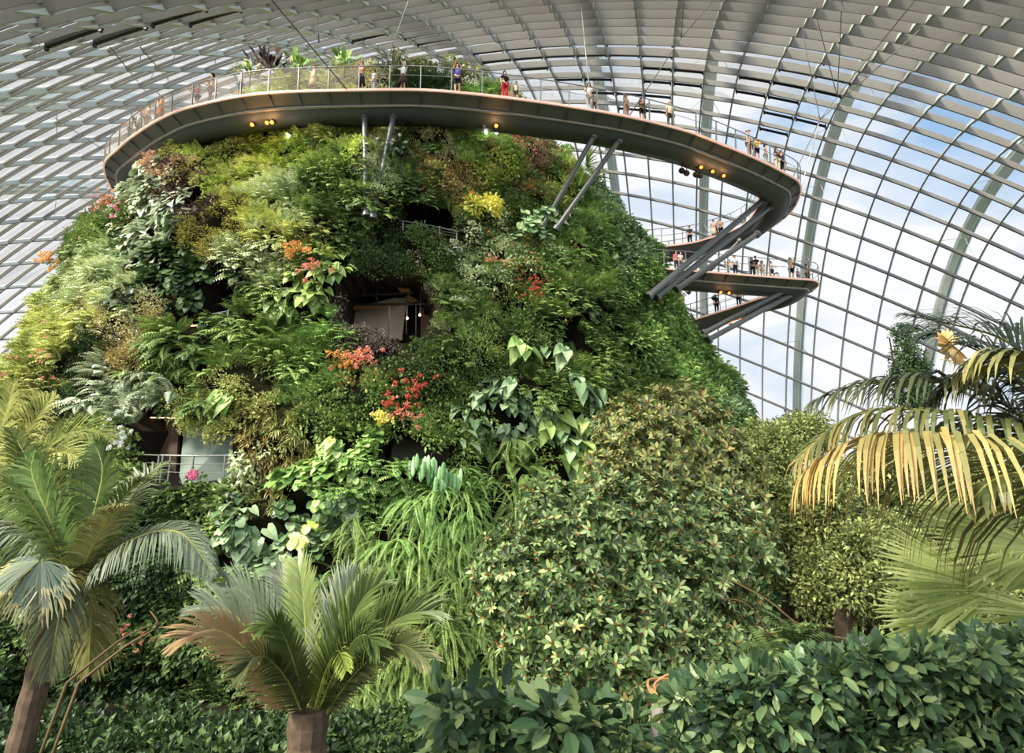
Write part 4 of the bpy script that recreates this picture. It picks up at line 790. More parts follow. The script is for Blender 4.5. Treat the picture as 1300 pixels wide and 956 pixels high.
# ------------------------------------------------------------------ single plants on the wall
def wallplant(px,py,tpl,pal,name,label,catg='plant',scale=1.0,out=.35,flowers=None,grp=None,tilt=None,K=1,spread=.3):
    P,p_,z=hit(px,py); n=mnorm(np.array([p_]),np.array([z]))[0]; P=P+n*out
    Ks=[P+ (R_.normal(size=3)*spread if K>1 else 0) for _ in range(K)]; Rm=frames(np.repeat(n[None],K,0),R_); out_=[]
    for q_ in range(K): out_.append(inst(tpl[q_%len(tpl)],Rm[q_:q_+1],np.array([Ks[q_]]),np.array([scale*R_.uniform(.85,1.15)]),np.array([0.])))
    V,Q,T=cat(out_)
    if flowers is None: return tag(mobj(name,V,Q,LM(pal),T=T,origin=P),label,catg,grp)
    o=empty(name,P); tag(o,label,catg,grp); mobj('foliage',V-P,Q,LM(pal),o,T=T)
    fp,fn,fr,fl_=flowers; parts=[]; fl_*=.78
    for _ in range(int(fn*1.5)):
        c=R_.normal(size=3)*fr*np.array([1,.3,.8])+n*(.42+.12*R_.uniform()); parts.append(inst(flowerT(R_,14,.13,.075),frames(n[None],R_),c[None],np.array([fl_]),None))
    V,Q,T=cat(parts); mobj('blossoms',V,Q,LM(fp),o,T=T); return o
PAL.update({'f_orange':['C05A08','E88A20','F0A040','F8B860'],'f_red':['A01818','C82820','E04030','E87060'],'f_yel':['D8A010','ECC020','F4D850','F8E890'],'f_pink':['D82878','E84890','F070A8','F8A8C8'],'f_coral':['B84A3A','D06850','E08870','F0B0A0'],'f_white':['D8D4C0','E8E4D8','F4F2EA','FFFFFF'],'stripe':['3A5A18','7A9428','C8C050','ECD870'],'cact':['3A6A3C','5C8A58','84AC7C','A8C8A0']})
wallplant(596,284,[bushT(R_,170,.5,.14,.1)],'yellow','golden_shrub','bright golden yellow shrub beside the upper dark opening','shrub',1.4,1.0,K=3,spread=.45)
wallplant(665,298,TP['round'],'blue','round_leaf_plant','dense clump of big rounded grey green leaves beneath the slanting struts','plant',1.35,1.25,K=13,spread=.55)
wallplant(700,275,TP['big'],'pale','heart_leaf_plant','pale heart leaved plant just above the clump of rounded leaves','plant',1.0,.4,K=2)
wallplant(84,350,TP['bush'],'mid','orange_flowering_shrub','orange blossoms jutting out over the sunny outline against the white roof','flowering shrub',1.0,1.0,('f_orange',12,.5,2.0))
wallplant(386,330,TP['bush'],'mid','orange_flowering_shrub','yellow orange blossom spray high above the pointed heart leaves','flowering shrub',.9,.5,('f_orange',12,.45,1.6))
wallplant(408,344,TP['bush'],'mid','red_flowering_shrub','orange red blossom spray directly beside the yellow orange one','flowering shrub',.9,.5,('f_coral',9,.4,1.5))
wallplant(452,448,TP['bush'],'mid','orange_flowering_shrub','orange azalea spray under the sill of the main cave','flowering shrub',.9,.5,('f_orange',16,.5,1.5))
wallplant(476,466,TP['bush'],'mid','red_flowering_shrub','salmon red blossoms just beneath the orange azalea spray','flowering shrub',.8,.5,('f_coral',14,.45,1.4))
wallplant(512,500,TP['bush'],'mid','red_flowering_shrub','scarlet blossoms below the far corner of the main cave','flowering shrub',.8,.5,('f_red',14,.5,1.2))
wallplant(492,520,TP['bush'],'mid','red_flowering_shrub','small scarlet blossoms further down over the yellow flower','flowering shrub',.8,.45,('f_red',8,.4,1.1))
wallplant(520,542,TP['bush'],'mid','red_flowering_shrub','dull red blossoms at the upper edge of the long low niche','flowering shrub',.8,.45,('f_coral',9,.4,1.2))
wallplant(668,370,TP['bush'],'mid','red_flowering_shrub','red dotted shrub under the clump of rounded leaves','flowering shrub',.9,.45,('f_red',14,.5,.9))
wallplant(622,345,TP['bush'],'mid','red_flowering_shrub','coral blossoms beside the pale shrubs at the main cave','flowering shrub',.8,.45,('f_coral',6,.35,1.1))
wallplant(484,553,TP['strap'],'lime','yellow_flowering_plant','vivid yellow flower stalks at the end of the long low niche','flowering plant',.7,.6,('f_yel',7,.22,1.7))
wallplant(251,613,TP['vine'],'mid','pink_flower','single hot pink flower beneath the grey green wall panel','flower',.7,.6,('f_pink',3,.08,1.8))
wallplant(114,752,TP['vine'],'dark','scarlet_flower','upper scarlet flower in the shaded bed behind the palm trunk','flower',.7,.7,('f_red',4,.12,1.4))
wallplant(110,768,TP['vine'],'dark','scarlet_flower','lower scarlet flower in the shaded bed behind the palm trunk','flower',.7,.7,('f_red',4,.12,1.4))
wallplant(110,824,TP['vine'],'dark','scarlet_flower','scarlet flowers lowest in the shaded bed','flower',.7,.7,('f_red',5,.2,1.1))
wallplant(140,806,TP['vine'],'dark','white_flowering_shrub','cream white blossoms in the shaded bed','flowering shrub',.9,.6,('f_white',10,.6,.8))
wallplant(170,822,TP['vine'],'dark','pink_flowering_shrub','pale pink blossoms low in the shaded bed','flowering shrub',.9,.6,('f_coral',9,.5,.9))
wallplant(150,262,TP['bush'],'mid','pink_flowering_shrub','pink red blossoms on the upper sunny outline','flowering shrub',.9,.5,('f_coral',12,.45,1.3))
wallplant(165,272,TP['bush'],'mid','pink_flowering_shrub','magenta blossoms just inside the pink red ones on the upper outline','flowering shrub',.9,.5,('f_pink',6,.35,1.1))
wallplant(66,455,TP['bush'],'olive','red_flowering_shrub','rusty blossoms among the golden ferns on the outer outline','flowering shrub',.9,.5,('f_coral',10,.8,1.1))
wallplant(665,185,TP['bush'],'mid','pink_flowering_shrub','pale pink blossom mass beneath the walkway near the rim','flowering shrub',1,.5,('f_coral',20,.8,1.0))
wallplant(600,265,TP['bush'],'mid','orange_flowering_shrub','tiny orange blossoms over the golden yellow shrub','flowering shrub',.6,.4,('f_orange',3,.2,1.0))
wallplant(498,195,TP['bush'],'mid','white_flowering_shrub','white glinting blossoms behind the leaning strut','flowering shrub',.7,.5,('f_white',14,.5,.9))
wallplant(168,555,TP['vine'],'mid','white_flowering_shrub','dense white flower mat beside the brown wall of the lower cave','flowering shrub',.8,.5,('f_white',26,.3,1.1))
for (a,b,pal,l,sc) in ((650,436,'bright','pale green giant arrow leaf hanging under the black cleft level',1.0),(690,455,'blue','silvery giant arrow leaves in the centre of the wall',1.1),(722,487,'blue','ribbed blue green giant leaves beneath the black cleft',1.2),(742,505,'blue','ribbed dark giant leaf beside the other ribbed ones',1.0),(655,490,'blue','small cluster of arrow leaves under the silvery ones',.8),(610,512,'blue','dull green arrow leaves beside the leafy bank',.8),(680,535,'mid','broad arrow leaves in the lower centre of the wall',1.1),(698,538,'stripe','yellowing arrow leaf in the lower centre of the wall',.65),(715,565,'blue','large arrow leaves just above the glossy shrub',1.1),(640,560,'mid','plain green arrow leaves lower in the centre',.9),(736,545,'mid','arrow leaves next to the brown tipped shrub',.9)):
    wallplant(a,b,TP['giant'],pal,'giant_arrow_leaf_plant',l,'plant',sc*.95,.5,K=1 if sc<.9 else 2,spread=.35)
for (a,b,pal,l,sc,k_) in ((292,502,'bright','long pointed leaves hanging beside the olive shrubs',1.05,1),(306,508,'bright','second long pointed leaf lower next to the first',.95,1),(376,358,'mid','pointed heart leaf beneath the yellow orange blossoms',.7,1),(395,378,'mid','pointed heart leaf lower beneath the orange red blossoms',.7,1),(430,565,'lime','single pale heart leaf in the middle of the wall',.6,1),(412,598,'bright','bright heart leaf beneath the single pale one',.6,1),(390,665,'stripe','upper yellow striped round leaf low on the wall',.7,1),(370,685,'stripe','yellow striped round leaves lower beside the dark ones',.75,2),(318,690,'blue','big ribbed grey green leaves over the low fan palm',.9,2),(350,735,'blue','ribbed round leaves directly behind the low fan palm tips',.9,2)):
    wallplant(a,b,TP['giant'] if 'round' not in l else [bigleafT(R_,4,'round',.8,.75,.5,.25,.9)],pal,'heart_leaf_plant',l,'plant',sc*.9,.55,K=k_,spread=.3)
for (a,b,l) in ((738,213,'spiky palm tuft over the inner slanting strut'),(752,232,'spiky palm tuft beside the outer slanting strut'),(728,240,'arching strap leaved tuft beneath the slanting struts')):
    wallplant(a,b,[strapT(R_,40,1.6,.09,e0=(-.2,1.5),drop=(.3,1.2))],'mid','palm_tuft',l,'plant',1.1,.4)
# prickly upright cactus like clump
def cactusT():
    out=[];
    for k in range(14):
        x0=R_.normal()*.35; m=MB(); m.lathe((x0,R_.uniform(.1,.4),R_.uniform(-.4,.2)),[(.03,0),(.07,.1),(.085,.35),(.07,.55),(.02,.65)],7); V=np.concatenate(m.V); out+= [(V,np.array([q for q in m.F if len(q)==4]),np.full(len([q for q in m.F if len(q)==4]),R_.uniform(.2,.8)))]
    return cat(out)
wallplant(540,605,[cactusT(),cactusT()],'cact','columnar_cactus_clump','clump of upright pale green cactus like stems under the long low niche','cactus',1.0,.5,K=3,spread=.35)
# paddle leaved shrubs on the summit
def paddle(px,py,Y,pal,label,n=26,L=.75,sp=.9):
    base=at(px,py,Y); out=[]; bv,bq=blade('paddle',1,.5,.15,.2)
    for k in range(n):
        az=R_.uniform(0,6.28);e=R_.uniform(-.1,1.3); d=np.array([math.cos(az)*math.cos(e),math.sin(az)*math.cos(e),math.sin(e)]); p=d*sp*R_.uniform(.2,.9)*np.array([1.35,1.2,.55]); Rr=frame_from(d+np.array([0,0,.3]),(R_.normal()*.3,-.5,.7)); l=L*R_.uniform(.6,1.1); out.append((bv@Rr.T*l+p,bq,np.full(len(bq),R_.uniform())))
    V,Q,T=cat(out); o=empty('paddle_leaf_shrub',base); tag(o,label,'shrub'); mobj('foliage',V,Q,LM(pal),o,T=T); MB().tube([(0,0,-2.2),(0,0,.3)],.05,6).obj('stem',pmat('bark','5A4632',.9,noise=.3,scale=6),o)
paddle(343,88,34,'dpurple','dark purple paddle leaved shrub standing on the mountain top above the railing',110,.62,1.5)
paddle(380,88,34.5,'bright','bright green paddle leaved shrub on the mountain top beside the purple one',70,.6,1.2)
paddle(318,96,34.5,'mid','low green paddle leaves on the sunny side of the purple shrub',50,.6,1.0)
paddle(438,82,34,'bright','small green paddle leaved shrub on the mountain top near the visitor in peach',46,.6,.95)
# ------------------------------------------------------------------ fronds, palms, trees
def bez(P,n=24):
    P=np.asarray(P,float); return catmull(P,np.linalg.norm(np.diff(P,axis=0),axis=1).sum()/n)
def frond(P,Ln,npair=45,ang=(1.1,.5),droop=.8,w=.035,upv=(0,0,1.),nseg=3,keel=.35,tin=(.15,.7),tips=.0,start=.12,prof=None,jit=.06,grad=0,var=.09):
    """feather frond along polyline P; Ln max leaflet length; returns (V,Q,T)"""
    n=len(P); s=np.concatenate([[0],np.cumsum(np.linalg.norm(np.diff(P,axis=0),axis=1))]); s/=s[-1]; D=nz(np.gradient(P,axis=0)); out=[]
    t=np.repeat(np.linspace(start,.995,npair),2); sg=np.tile([-1.,1.],npair); k=len(t)
    B=np.stack([np.interp(t,s,P[:,c]) for c in range(3)],1); d=nz(np.stack([np.interp(t,s,D[:,c]) for c in range(3)],1))
    U=np.asarray(upv,float)+0*d; S=nz(np.cross(d,U)); U=nz(np.cross(S,d))
    pf=(np.sin(np.clip(t*.86+.16,0,1)*math.pi)**.6 if prof is None else prof(t)); L_=Ln*pf*(1+R_.normal(size=k)*.07)
    a=ang[0]+(ang[1]-ang[0])*t+R_.normal(size=k)*jit
    dr=nz(S*(sg*np.sin(a))[:,None]+d*np.cos(a)[:,None]+U*keel+R_.normal(size=(k,3))*jit)
    pts=[B]; cur=B; dd=dr; ws=[.55,1,.75,.1] if nseg==3 else [.5,.9,1,.8,.5,.08]
    sd=nz(np.cross(dr,U)); 
    for q in range(nseg):
        dd=nz(dd+np.array([0,0,-1.])*droop*((q+.6)/nseg)*.9); cur=cur+dd*(L_/nseg)[:,None]; pts.append(cur)
    V=[]
    for q,p in enumerate(pts): V+= [p-sd*w*.5*ws[q],p+sd*w*.5*ws[q]]
    V=np.stack(V,1).reshape(-1,3); m=2*(nseg+1); o=(np.arange(k)*m)[:,None]
    Q=np.concatenate([o+np.array([[2*q,2*q+1,2*q+3,2*q+2]]) for q in range(nseg)]); tb=np.clip(R_.uniform(tin[0],tin[1])+R_.normal(size=k)*var+grad*(t-.5),0,1)
    T=np.concatenate([np.clip(tb+tips*(q/(nseg-1))**2,0,1) for q in range(nseg)]); return V,Q,T
def rachis(P,r0,r1): 
    return MB().tube(P,np.linspace(r0,r1,len(P)),6)
bark=pmat('palm_bark','6C5A48',.9,noise=.45,scale=9); stemm=pmat('frond_stem','A0A050',.6,noise=.2,scale=3)
def palmfrond(parent,org,P,Ln,pal,npair=45,r=.02,name='frond',label=None,**kw):
    V,Q,T=frond(P,Ln,npair,**kw); o=mobj(name,V-org,Q,LM('n_'+pal),parent,T=T)
    m=rachis(P-org,r,r*.25); m.obj('rachis',stemm,o,smooth=True)
    if label: o['label']=label
    return o
def trunk(parent,pts,rad,mat=bark,rings=True):
    P=bez(pts,40); n=len(P); rr=np.interp(np.linspace(0,1,n),[0,1],rad)
    if rings: rr=rr*(1+.10*(np.arange(n)%2))
    m=MB().tube(P,rr,12); return m.obj('trunk',mat,parent,smooth=False)
def arc(base,tip,h,side=(0,0,0),n=26,mid_=.5):
    b=np.asarray(base,float);t=np.asarray(tip,float); m1=b+(t-b)*.33+np.array([0,0,h*.85])+np.array(side)*.6; m2=b+(t-b)*.7+np.array([0,0,h])+np.array(side); return bez([b,m1,m2,t],n)
# cycad like low palm, pleated upright fronds
PAL['cyb']=['3A4A28','5E6A3C','8E7A4C','B08A60']
C0=at(392,905,7.0); cy=empty('low_fan_palm',C0); tag(cy,'low palm with a fountain of broad pleated grey green fronds in front of the wall','palm')
cyf=[((392,905),(378,716),7.6,.30,'mid',0,(.35,.9)),((370,905),(292,742),7.4,.36,'silver',0,(0,.6)),((360,905),(262,768),7.0,.36,'silver',0,(0,.5)),((350,910),(232,810),6.5,.32,'cyb',0,(.2,.8)),((405,905),(450,738),7.6,.34,'silver',0,(0,.6)),((410,905),(480,742),7.2,.34,'mid',0,(.3,.8)),((420,905),(545,775),7.0,.38,'mid',0,(.35,.9)),((430,915),(542,836),6.3,.30,'cyb',0,(.2,.8)),((400,905),(352,725),8.1,.34,'silver',0,(0,.5)),((380,915),(300,860),5.9,.28,'cyb',0,(.1,.7)),((404,910),(440,850),5.9,.22,'lime',0,(.1,.7)),((385,905),(330,800),6.4,.3,'mid',0,(.1,.6)),((415,905),(480,820),6.3,.34,'mid',0,(.2,.7)),((390,905),(395,760),8.3,.34,'dark',0,(.2,.7))]
for (b,t,Y,ln,pal,_,tin) in cyf:
    tp=at(t[0],t[1],Y); bb=C0+(at(b[0],b[1],7.0)-C0)*.5; P=arc(bb,tp,.22 if Y>6.6 else .3)
    palmfrond(cy,C0,P,ln*1.5,pal,74,.016,ang=(.62,.35),droop=.22,w=.026,keel=.35,tin=tin,upv=(0,-.9,.5),start=.05,nseg=3,jit=.03,tips=.15,prof=lambda t:np.interp(t,[0,.15,.5,.85,1],[.35,.9,1,.8,.5]))
trunk(cy,[(0,0,-6.6),(0,0,-1.5),(0,0,.05)],(.22,.2))
PAL['palmlit']=['3A4A1C','5E7028','848E3A','A8A858']
# tall palm at the sunny side
A0=at(100,742,7.5); pa=empty('feather_palm',A0); tag(pa,'tall feather palm with a ringed brown trunk and drooping silvery fronds before the sunny flank','palm')
trunk(pa,[at(38,900,7.5)-A0+np.array([-.7,0,GZ-at(38,900,7.5)[2]]),at(38,900,7.5)-A0,at(58,830,7.5)-A0,at(78,775,7.5)-A0,(0,0,0)],(.16,.12))
MB().tube([at(62,805,7.5)-A0,at(74,780,7.48)-A0,at(88,755,7.5)-A0,(0.02,0,.15)],[.14,.17,.14,.05],12).obj('crown_shaft',pmat('crownshaft','8A5038',.7,noise=.35,scale=5),pa,smooth=True)
def pf(b,t,Yb,Yt,h,ln,pal,np_=44,side=(0,0,0),par=pa,org=A0,**kw):
    P=arc(at(b[0],b[1],Yb),at(t[0],t[1],Yt),h,side); kw.setdefault('droop',.7); kw.setdefault('w',.04); kw['w']*=.72; return palmfrond(par,org,P,ln,pal,int(np_*1.5),.022,**kw)
pf((100,742),(276,738),7.5,7.2,.55,.62,'silver',60,tin=(.3,.75),droop=1.3,upv=(0,-.4,1))
pf((105,740),(255,690),7.5,8.3,.35,.5,'silver',50,tin=(.1,.5),droop=1.2)
pf((100,740),(218,585),7.5,8.6,.25,.55,'pale',50,tin=(.1,.6),droop=.7)
pf((95,735),(200,610),7.5,7.6,.3,.5,'mid',46,tin=(.4,.8))
pf((98,735),(120,560),7.5,7.8,.1,.55,'mid',50,tin=(.2,.7),upv=(0,-1,.2),side=(.15,0,0))
pf((92,735),(45,570),7.5,7.6,.15,.6,'bright',50,tin=(.3,.8),upv=(0,-1,.3),side=(-.2,0,0))
pf((90,738),(-30,600),7.5,7.4,.3,.6,'mid',50,tin=(.3,.8),droop=.9)
pf((90,740),(-40,690),7.5,7.2,.35,.6,'silver',50,tin=(.3,.7),droop=1.1)
pf((88,745),(-20,830),7.5,7.0,.55,.6,'olive',50,tin=(.2,.8),droop=1.1)
pf((86,748),(60,870),7.5,6.8,.6,.55,'olive',44,tin=(.2,.8),droop=1.0)
pf((100,748),(112,860),7.5,8.0,.5,.6,'olive',44,tin=(.2,.8),droop=1.0)
pf((96,740),(165,640),7.5,6.9,.2,.42,'olive',40,tin=(.3,.8),droop=.8)
pf((92,736),(10,540),7.5,8.2,.1,.65,'palmlit',50,tin=(.1,.6),droop=.6)
# its silvery folded fan in front
def fan(c,axis,nrm,R,span,n,pal,w=.06,tin=(.2,.7),droop=.25,fold=.5,parent=None,org=None,label=None,name='fan_leaf',split=.68,tips=.2):
    c=np.asarray(c,float);a=nz(np.asarray(axis,float)); nr=np.asarray(nrm,float); nr=nz(nr-a*(nr@a)); s=np.cross(nr,a); out=[]
    ts=np.array([0,.25,.5,.75,.9,1.]); half=span/(2*n)
    for k in range(n):
        th=-span/2+span*(k+.5)/n; d=a*math.cos(th)+s*math.sin(th); e=nz(np.cross(nr,d)); L_=R*(1-.18*(abs(th)/(span/2))**2)*R_.uniform(.93,1.05); tb=R_.uniform(*tin)
        rows=[]
        for t in ts:
            wd=half*t*L_*1.02 if t<split else half*split*L_*1.02*(1-(t-split)/(1-split))**.8+.003
            p=c+d*t*L_+np.array([0,0,-1.])*droop*L_*t**2.2+e*R_.normal()*.01*t; lift=nr*wd*fold
            rows+= [p-e*wd-lift,p+lift,p+e*wd-lift]
        V=np.array(rows); Q=[]; T=[]
        for q in range(len(ts)-1):
            Q+=[(3*q,3*q+1,3*q+4,3*q+3),(3*q+1,3*q+2,3*q+5,3*q+4)]; T+=[tb,min(1,tb+.07)] if q<3 else [min(1,tb+tips),min(1,tb+tips+.05)]
        out.append((V,np.array(Q),np.array(T)))
    V,Q,T=cat(out); o=mobj(name,V-(org if org is not None else 0),Q,LM('n_'+pal),parent,T=T)
    if label: o['label']=label
    return o
PAL['silverfan']=['526860','6E8274','90A088','C8B880']
for (c,ax,nr,Rr,sp_,tn) in (((52,712),(.35,-.2,-1),(0,-1,.4),.58,2.0,(.1,.6)),((50,712),(-.9,-.1,-.25),(.1,-.7,.7),.55,1.5,(.2,.7)),((55,712),(.8,-.2,-.55),(0,-.9,.5),.42,1.2,(.1,.5))):
    fan(at(c[0],c[1],6.9),ax,nr,Rr,sp_,22,'silverfan',tin=tn,droop=.25,parent=pa,org=A0,tips=.5)
rachis(bez([at(95,742,7.4)-A0,at(75,712,7.1)-A0,at(52,712,6.9)-A0],14),.016,.01).obj('leaf_stalk',stemm,pa)
# second, sunlit palm behind at the edge
PAL['palmlit']=['3A4A1C','5E7028','848E3A','A8A858']
B0=at(-25,650,9.5); pb=empty('feather_palm',B0); tag(pb,'sunlit yellow green feather palm partly outside the picture behind the silvery palm','palm')
for (t,Yt,h,pal,tn) in (((150,560),9.8,.5,'palmlit',(.2,.7)),((75,500),9.9,.2,'palmlit',(.3,.8)),((20,480),9.6,.1,'yel',(.3,.8)),((160,640),9.2,.5,'palmlit',(.1,.6)),((95,700),9,.6,'mid',(.3,.8)),((40,760),8.8,.8,'mid',(.2,.7)),((-90,520),9.6,.3,'palmlit',(.2,.7)),((-120,640),9.2,.4,'mid',(.2,.7)),((110,585),9.0,.35,'yel',(.1,.6))):
    pf((-25,650),t,9.5,Yt,h,.75,pal,52,par=pb,org=B0,tin=tn,droop=.7,w=.045,upv=(0,-.6,.8))
trunk(pb,[(-.2,0,GZ-B0[2]),(-.1,0,-3),(0,0,0)],(.2,.15))
# big palm reaching in on the other side
PAL['gold']=['3E4E2A','727A44','AE9A54','DCA85C']; PAL['golddark']=['1E2C24','34443A','5A6844','AAA45C']  # warm light on the fronds is painted into these leaf colours
D0=at(1390,640,5.4); pd=empty('yellowing_palm',D0); tag(pd,'large palm reaching in from outside the picture with yellowing arching fronds and golden tips','palm')
def gf(ctrl,ln,pal,np_=40,**kw):
    P=bez([at(*c) for c in ctrl],30); kw.setdefault('w',.05); return palmfrond(pd,D0,P,ln,pal,np_,.02,start=kw.pop('start',.02),nseg=5,**kw)
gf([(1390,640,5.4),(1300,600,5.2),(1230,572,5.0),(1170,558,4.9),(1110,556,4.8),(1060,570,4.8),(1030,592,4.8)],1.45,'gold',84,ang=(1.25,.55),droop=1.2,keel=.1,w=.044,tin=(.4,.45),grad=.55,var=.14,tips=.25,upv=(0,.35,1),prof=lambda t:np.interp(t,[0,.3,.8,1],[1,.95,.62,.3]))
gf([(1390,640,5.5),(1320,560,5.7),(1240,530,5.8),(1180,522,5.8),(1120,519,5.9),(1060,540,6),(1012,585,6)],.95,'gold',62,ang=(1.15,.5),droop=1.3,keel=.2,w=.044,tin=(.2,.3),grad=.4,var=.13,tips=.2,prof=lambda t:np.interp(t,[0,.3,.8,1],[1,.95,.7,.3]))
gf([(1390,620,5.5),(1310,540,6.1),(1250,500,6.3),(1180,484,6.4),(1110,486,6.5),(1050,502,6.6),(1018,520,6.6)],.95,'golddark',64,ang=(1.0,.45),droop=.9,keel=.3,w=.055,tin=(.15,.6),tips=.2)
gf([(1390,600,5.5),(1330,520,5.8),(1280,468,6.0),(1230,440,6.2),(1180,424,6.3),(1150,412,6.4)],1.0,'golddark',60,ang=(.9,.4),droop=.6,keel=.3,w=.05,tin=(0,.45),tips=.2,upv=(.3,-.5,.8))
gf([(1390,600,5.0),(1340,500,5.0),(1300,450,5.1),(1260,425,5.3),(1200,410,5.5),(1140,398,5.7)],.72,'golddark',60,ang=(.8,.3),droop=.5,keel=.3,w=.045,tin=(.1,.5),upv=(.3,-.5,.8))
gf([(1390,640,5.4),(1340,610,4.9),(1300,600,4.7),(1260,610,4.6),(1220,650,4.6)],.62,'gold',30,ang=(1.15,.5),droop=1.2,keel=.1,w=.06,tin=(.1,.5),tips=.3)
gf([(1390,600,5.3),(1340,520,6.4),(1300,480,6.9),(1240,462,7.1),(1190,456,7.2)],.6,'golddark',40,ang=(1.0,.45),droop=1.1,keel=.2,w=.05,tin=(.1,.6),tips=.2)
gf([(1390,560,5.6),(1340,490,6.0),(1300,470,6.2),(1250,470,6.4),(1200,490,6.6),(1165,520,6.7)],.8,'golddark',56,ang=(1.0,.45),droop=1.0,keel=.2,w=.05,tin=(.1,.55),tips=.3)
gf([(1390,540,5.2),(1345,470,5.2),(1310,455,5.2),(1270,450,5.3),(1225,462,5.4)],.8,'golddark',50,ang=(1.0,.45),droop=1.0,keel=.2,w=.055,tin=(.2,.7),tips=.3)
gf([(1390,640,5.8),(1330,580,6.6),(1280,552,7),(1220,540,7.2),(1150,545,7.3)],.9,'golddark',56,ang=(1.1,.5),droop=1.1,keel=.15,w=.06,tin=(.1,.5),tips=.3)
for (c,l) in (((1210,438,5.9),'small golden starburst of young leaflets'),):
    fan(at(*c),(-.8,-.2,.2),(0,-1,.3),.22,5.5,14,'gold',tin=(.6,1),droop=.1,parent=pd,org=D0,name='young_leaf')
trunk(pd,[(.3,0,GZ-D0[2]),(.15,0,-3),(0,0,0)],(.22,.18))
# fan palms below it
PAL['fan']=['4A6620','7C9640','A8BC68','CAD690']
E0=at(1265,752,6.2); pe=empty('fan_palm',E0); tag(pe,'fan palm with broad pleated green leaves spreading beneath the yellowing fronds','palm')
for (c,ax,nr,Rr,sp_,n_,tn) in (((1265,752,6.2),(-1,-.1,.28),(.1,-.75,.6),1.25,1.5,30,(.2,.7)),((1225,788,6.0),(-1,-.1,.12),(.1,-.8,.55),.88,1.0,22,(.3,.8)),((1330,700,6.4),(-1,0,.25),(.1,-.7,.7),1.35,1.3,26,(.3,.8)),((1275,752,6.3),(.3,-.1,.9),(0,-1,.2),.5,2.0,18,(.1,.6)),((1300,660,6.8),(-1,.1,.25),(.1,-.7,.7),1.2,1.3,26,(.3,.9)),((1360,790,6),(-1,-.1,.1),(.1,-.8,.6),1.0,1.1,20,(.3,.8))):
    fan(at(*c),ax,nr,Rr,sp_,n_,'fan',tin=tn,droop=.12,parent=pe,org=E0,tips=.15)
for (c) in ((1265,752,6.2),(1225,788,6.0),(1330,700,6.4),(1300,660,6.8)):
    rachis(bez([at(*c)-E0,(at(*c)-E0)*.5+np.array([.5,0,-.5]),np.array([.9,.2,-1.4])],12),.014,.02).obj('leaf_stalk',stemm,pe)
trunk(pe,[(.9,.2,GZ-E0[2]),(.9,.2,-3),(.9,.2,-1.3)],(.16,.14))
# ---- shrubs built of leaf rosettes
PAL['rhodo']=['1E3016','3C562A','7A9258','9A5A32']; PAL['rhodo2']=['2A301A','50602E','7C7E42','9E5A34']
rt=[rosetteT(R_,7,.15,.064,.5) for _ in range(5)]
def blobshrub(name,label,lobes,tpl,pal,nper,trunkbase,scale=1.0,stems=6,catg='shrub',inside=.5,up=.35,gain=1):
    """lobes: (centre px,py,Y, rx,ry,rz)"""
    ctr=[(at(a,b,Y),np.array([rx,ry,rz])) for a,b,Y,rx,ry,rz in lobes]; org=np.array([ctr[0][0][0],ctr[0][0][1],GZ]); o=empty(name,org); tag(o,label,catg)
    P=[];Dn=[]
    for c,r in ctr:
        k=int(nper*(r[0]*r[2]+r[0]*r[1]+r[1]*r[2])/3); u=nz(R_.normal(size=(k,3))); rad=1-inside*R_.uniform(0,1,(k,1))**1.7; q=c+u*r*rad*(1+.10*np.sin(u[:,:1]*7+u[:,2:]*9+c[0])); ins=np.zeros(k,bool)
        for c2,r2 in ctr:
            if c2 is c: continue
            ins|=(((q-c2)/r2)**2).sum(1)<.55
        P.append(q[~ins]);Dn.append(nz(u/r)[~ins])
    P=np.concatenate(P);Dn=np.concatenate(Dn); z=nz(Dn+np.array([0,-.1,up])+R_.normal(size=P.shape)*.3); x=nz(np.cross(z,R_.normal(size=P.shape))); y=np.cross(z,x); Rm=np.stack([x,y,z],-1); out=[]; w_=R_.integers(0,len(tpl),len(P)); S=scale*R_.uniform(.7,1.25,len(P)); dt=R_.normal(size=len(P))*.1
    for t_ in range(len(tpl)):
        s_=w_==t_
        if s_.any(): out.append(inst(tpl[t_],Rm[s_],P[s_],S[s_],dt[s_]))
    V,Q,T=cat(out); mobj('foliage',V-org,Q,LM(pal,gain),o,T=T)
    for k in range(stems):
        c,r=ctr[k%len(ctr)]; a=np.array([R_.normal()*.3,R_.normal()*.3,0]); b=c-org+R_.normal(size=3)*r*.35; m_=(a+b)/2+R_.normal(size=3)*.25; MB().tube(bez([a,m_,b],12),np.linspace(.09,.025,len(bez([a,m_,b],12))),6).obj('branch',bark2,o)
    return o
bark2=pmat('shrub_bark','4A3C2E',.9,noise=.35,scale=8)
blobshrub('glossy_shrub','big rounded shrub with glossy leaf rosettes in front of the wall centre',[(700,760,11,1.25,1.1,1.35),(705,665,11.5,.95,.9,.85),(790,700,11.6,1.35,1.1,1.5),(860,760,11.2,1.4,1.1,1.3),(780,820,10.6,1.7,1.1,.9),(915,700,12,1.1,1,1.2),(650,740,10.8,.7,.7,.9),(900,830,10.8,1.2,1,.8)],rt,'rhodo',430,None,1.0,12)
blobshrub('brown_tipped_shrub','taller shrub with rusty brown young shoots standing behind the glossy one',[(850,580,15.5,1.9,1.3,1.7),(800,545,15.8,1.0,.9,.8),(900,620,15.2,1.4,1.1,1.5),(860,520,16,1.0,.9,.7),(790,610,15.0,1.0,1,1.0),(925,680,15,1.1,1,1.4)],rt,'rhodo2',300,None,1.15,10)
ft=[bushT(R_,80,.36,.12,.055,wall=False) for _ in range(4)]
PAL['tree']=['2E3A1A','4C5A28','6E7A3C','949E58']; PAL['tree2']=['2A361A','465226','68743A','929A54']
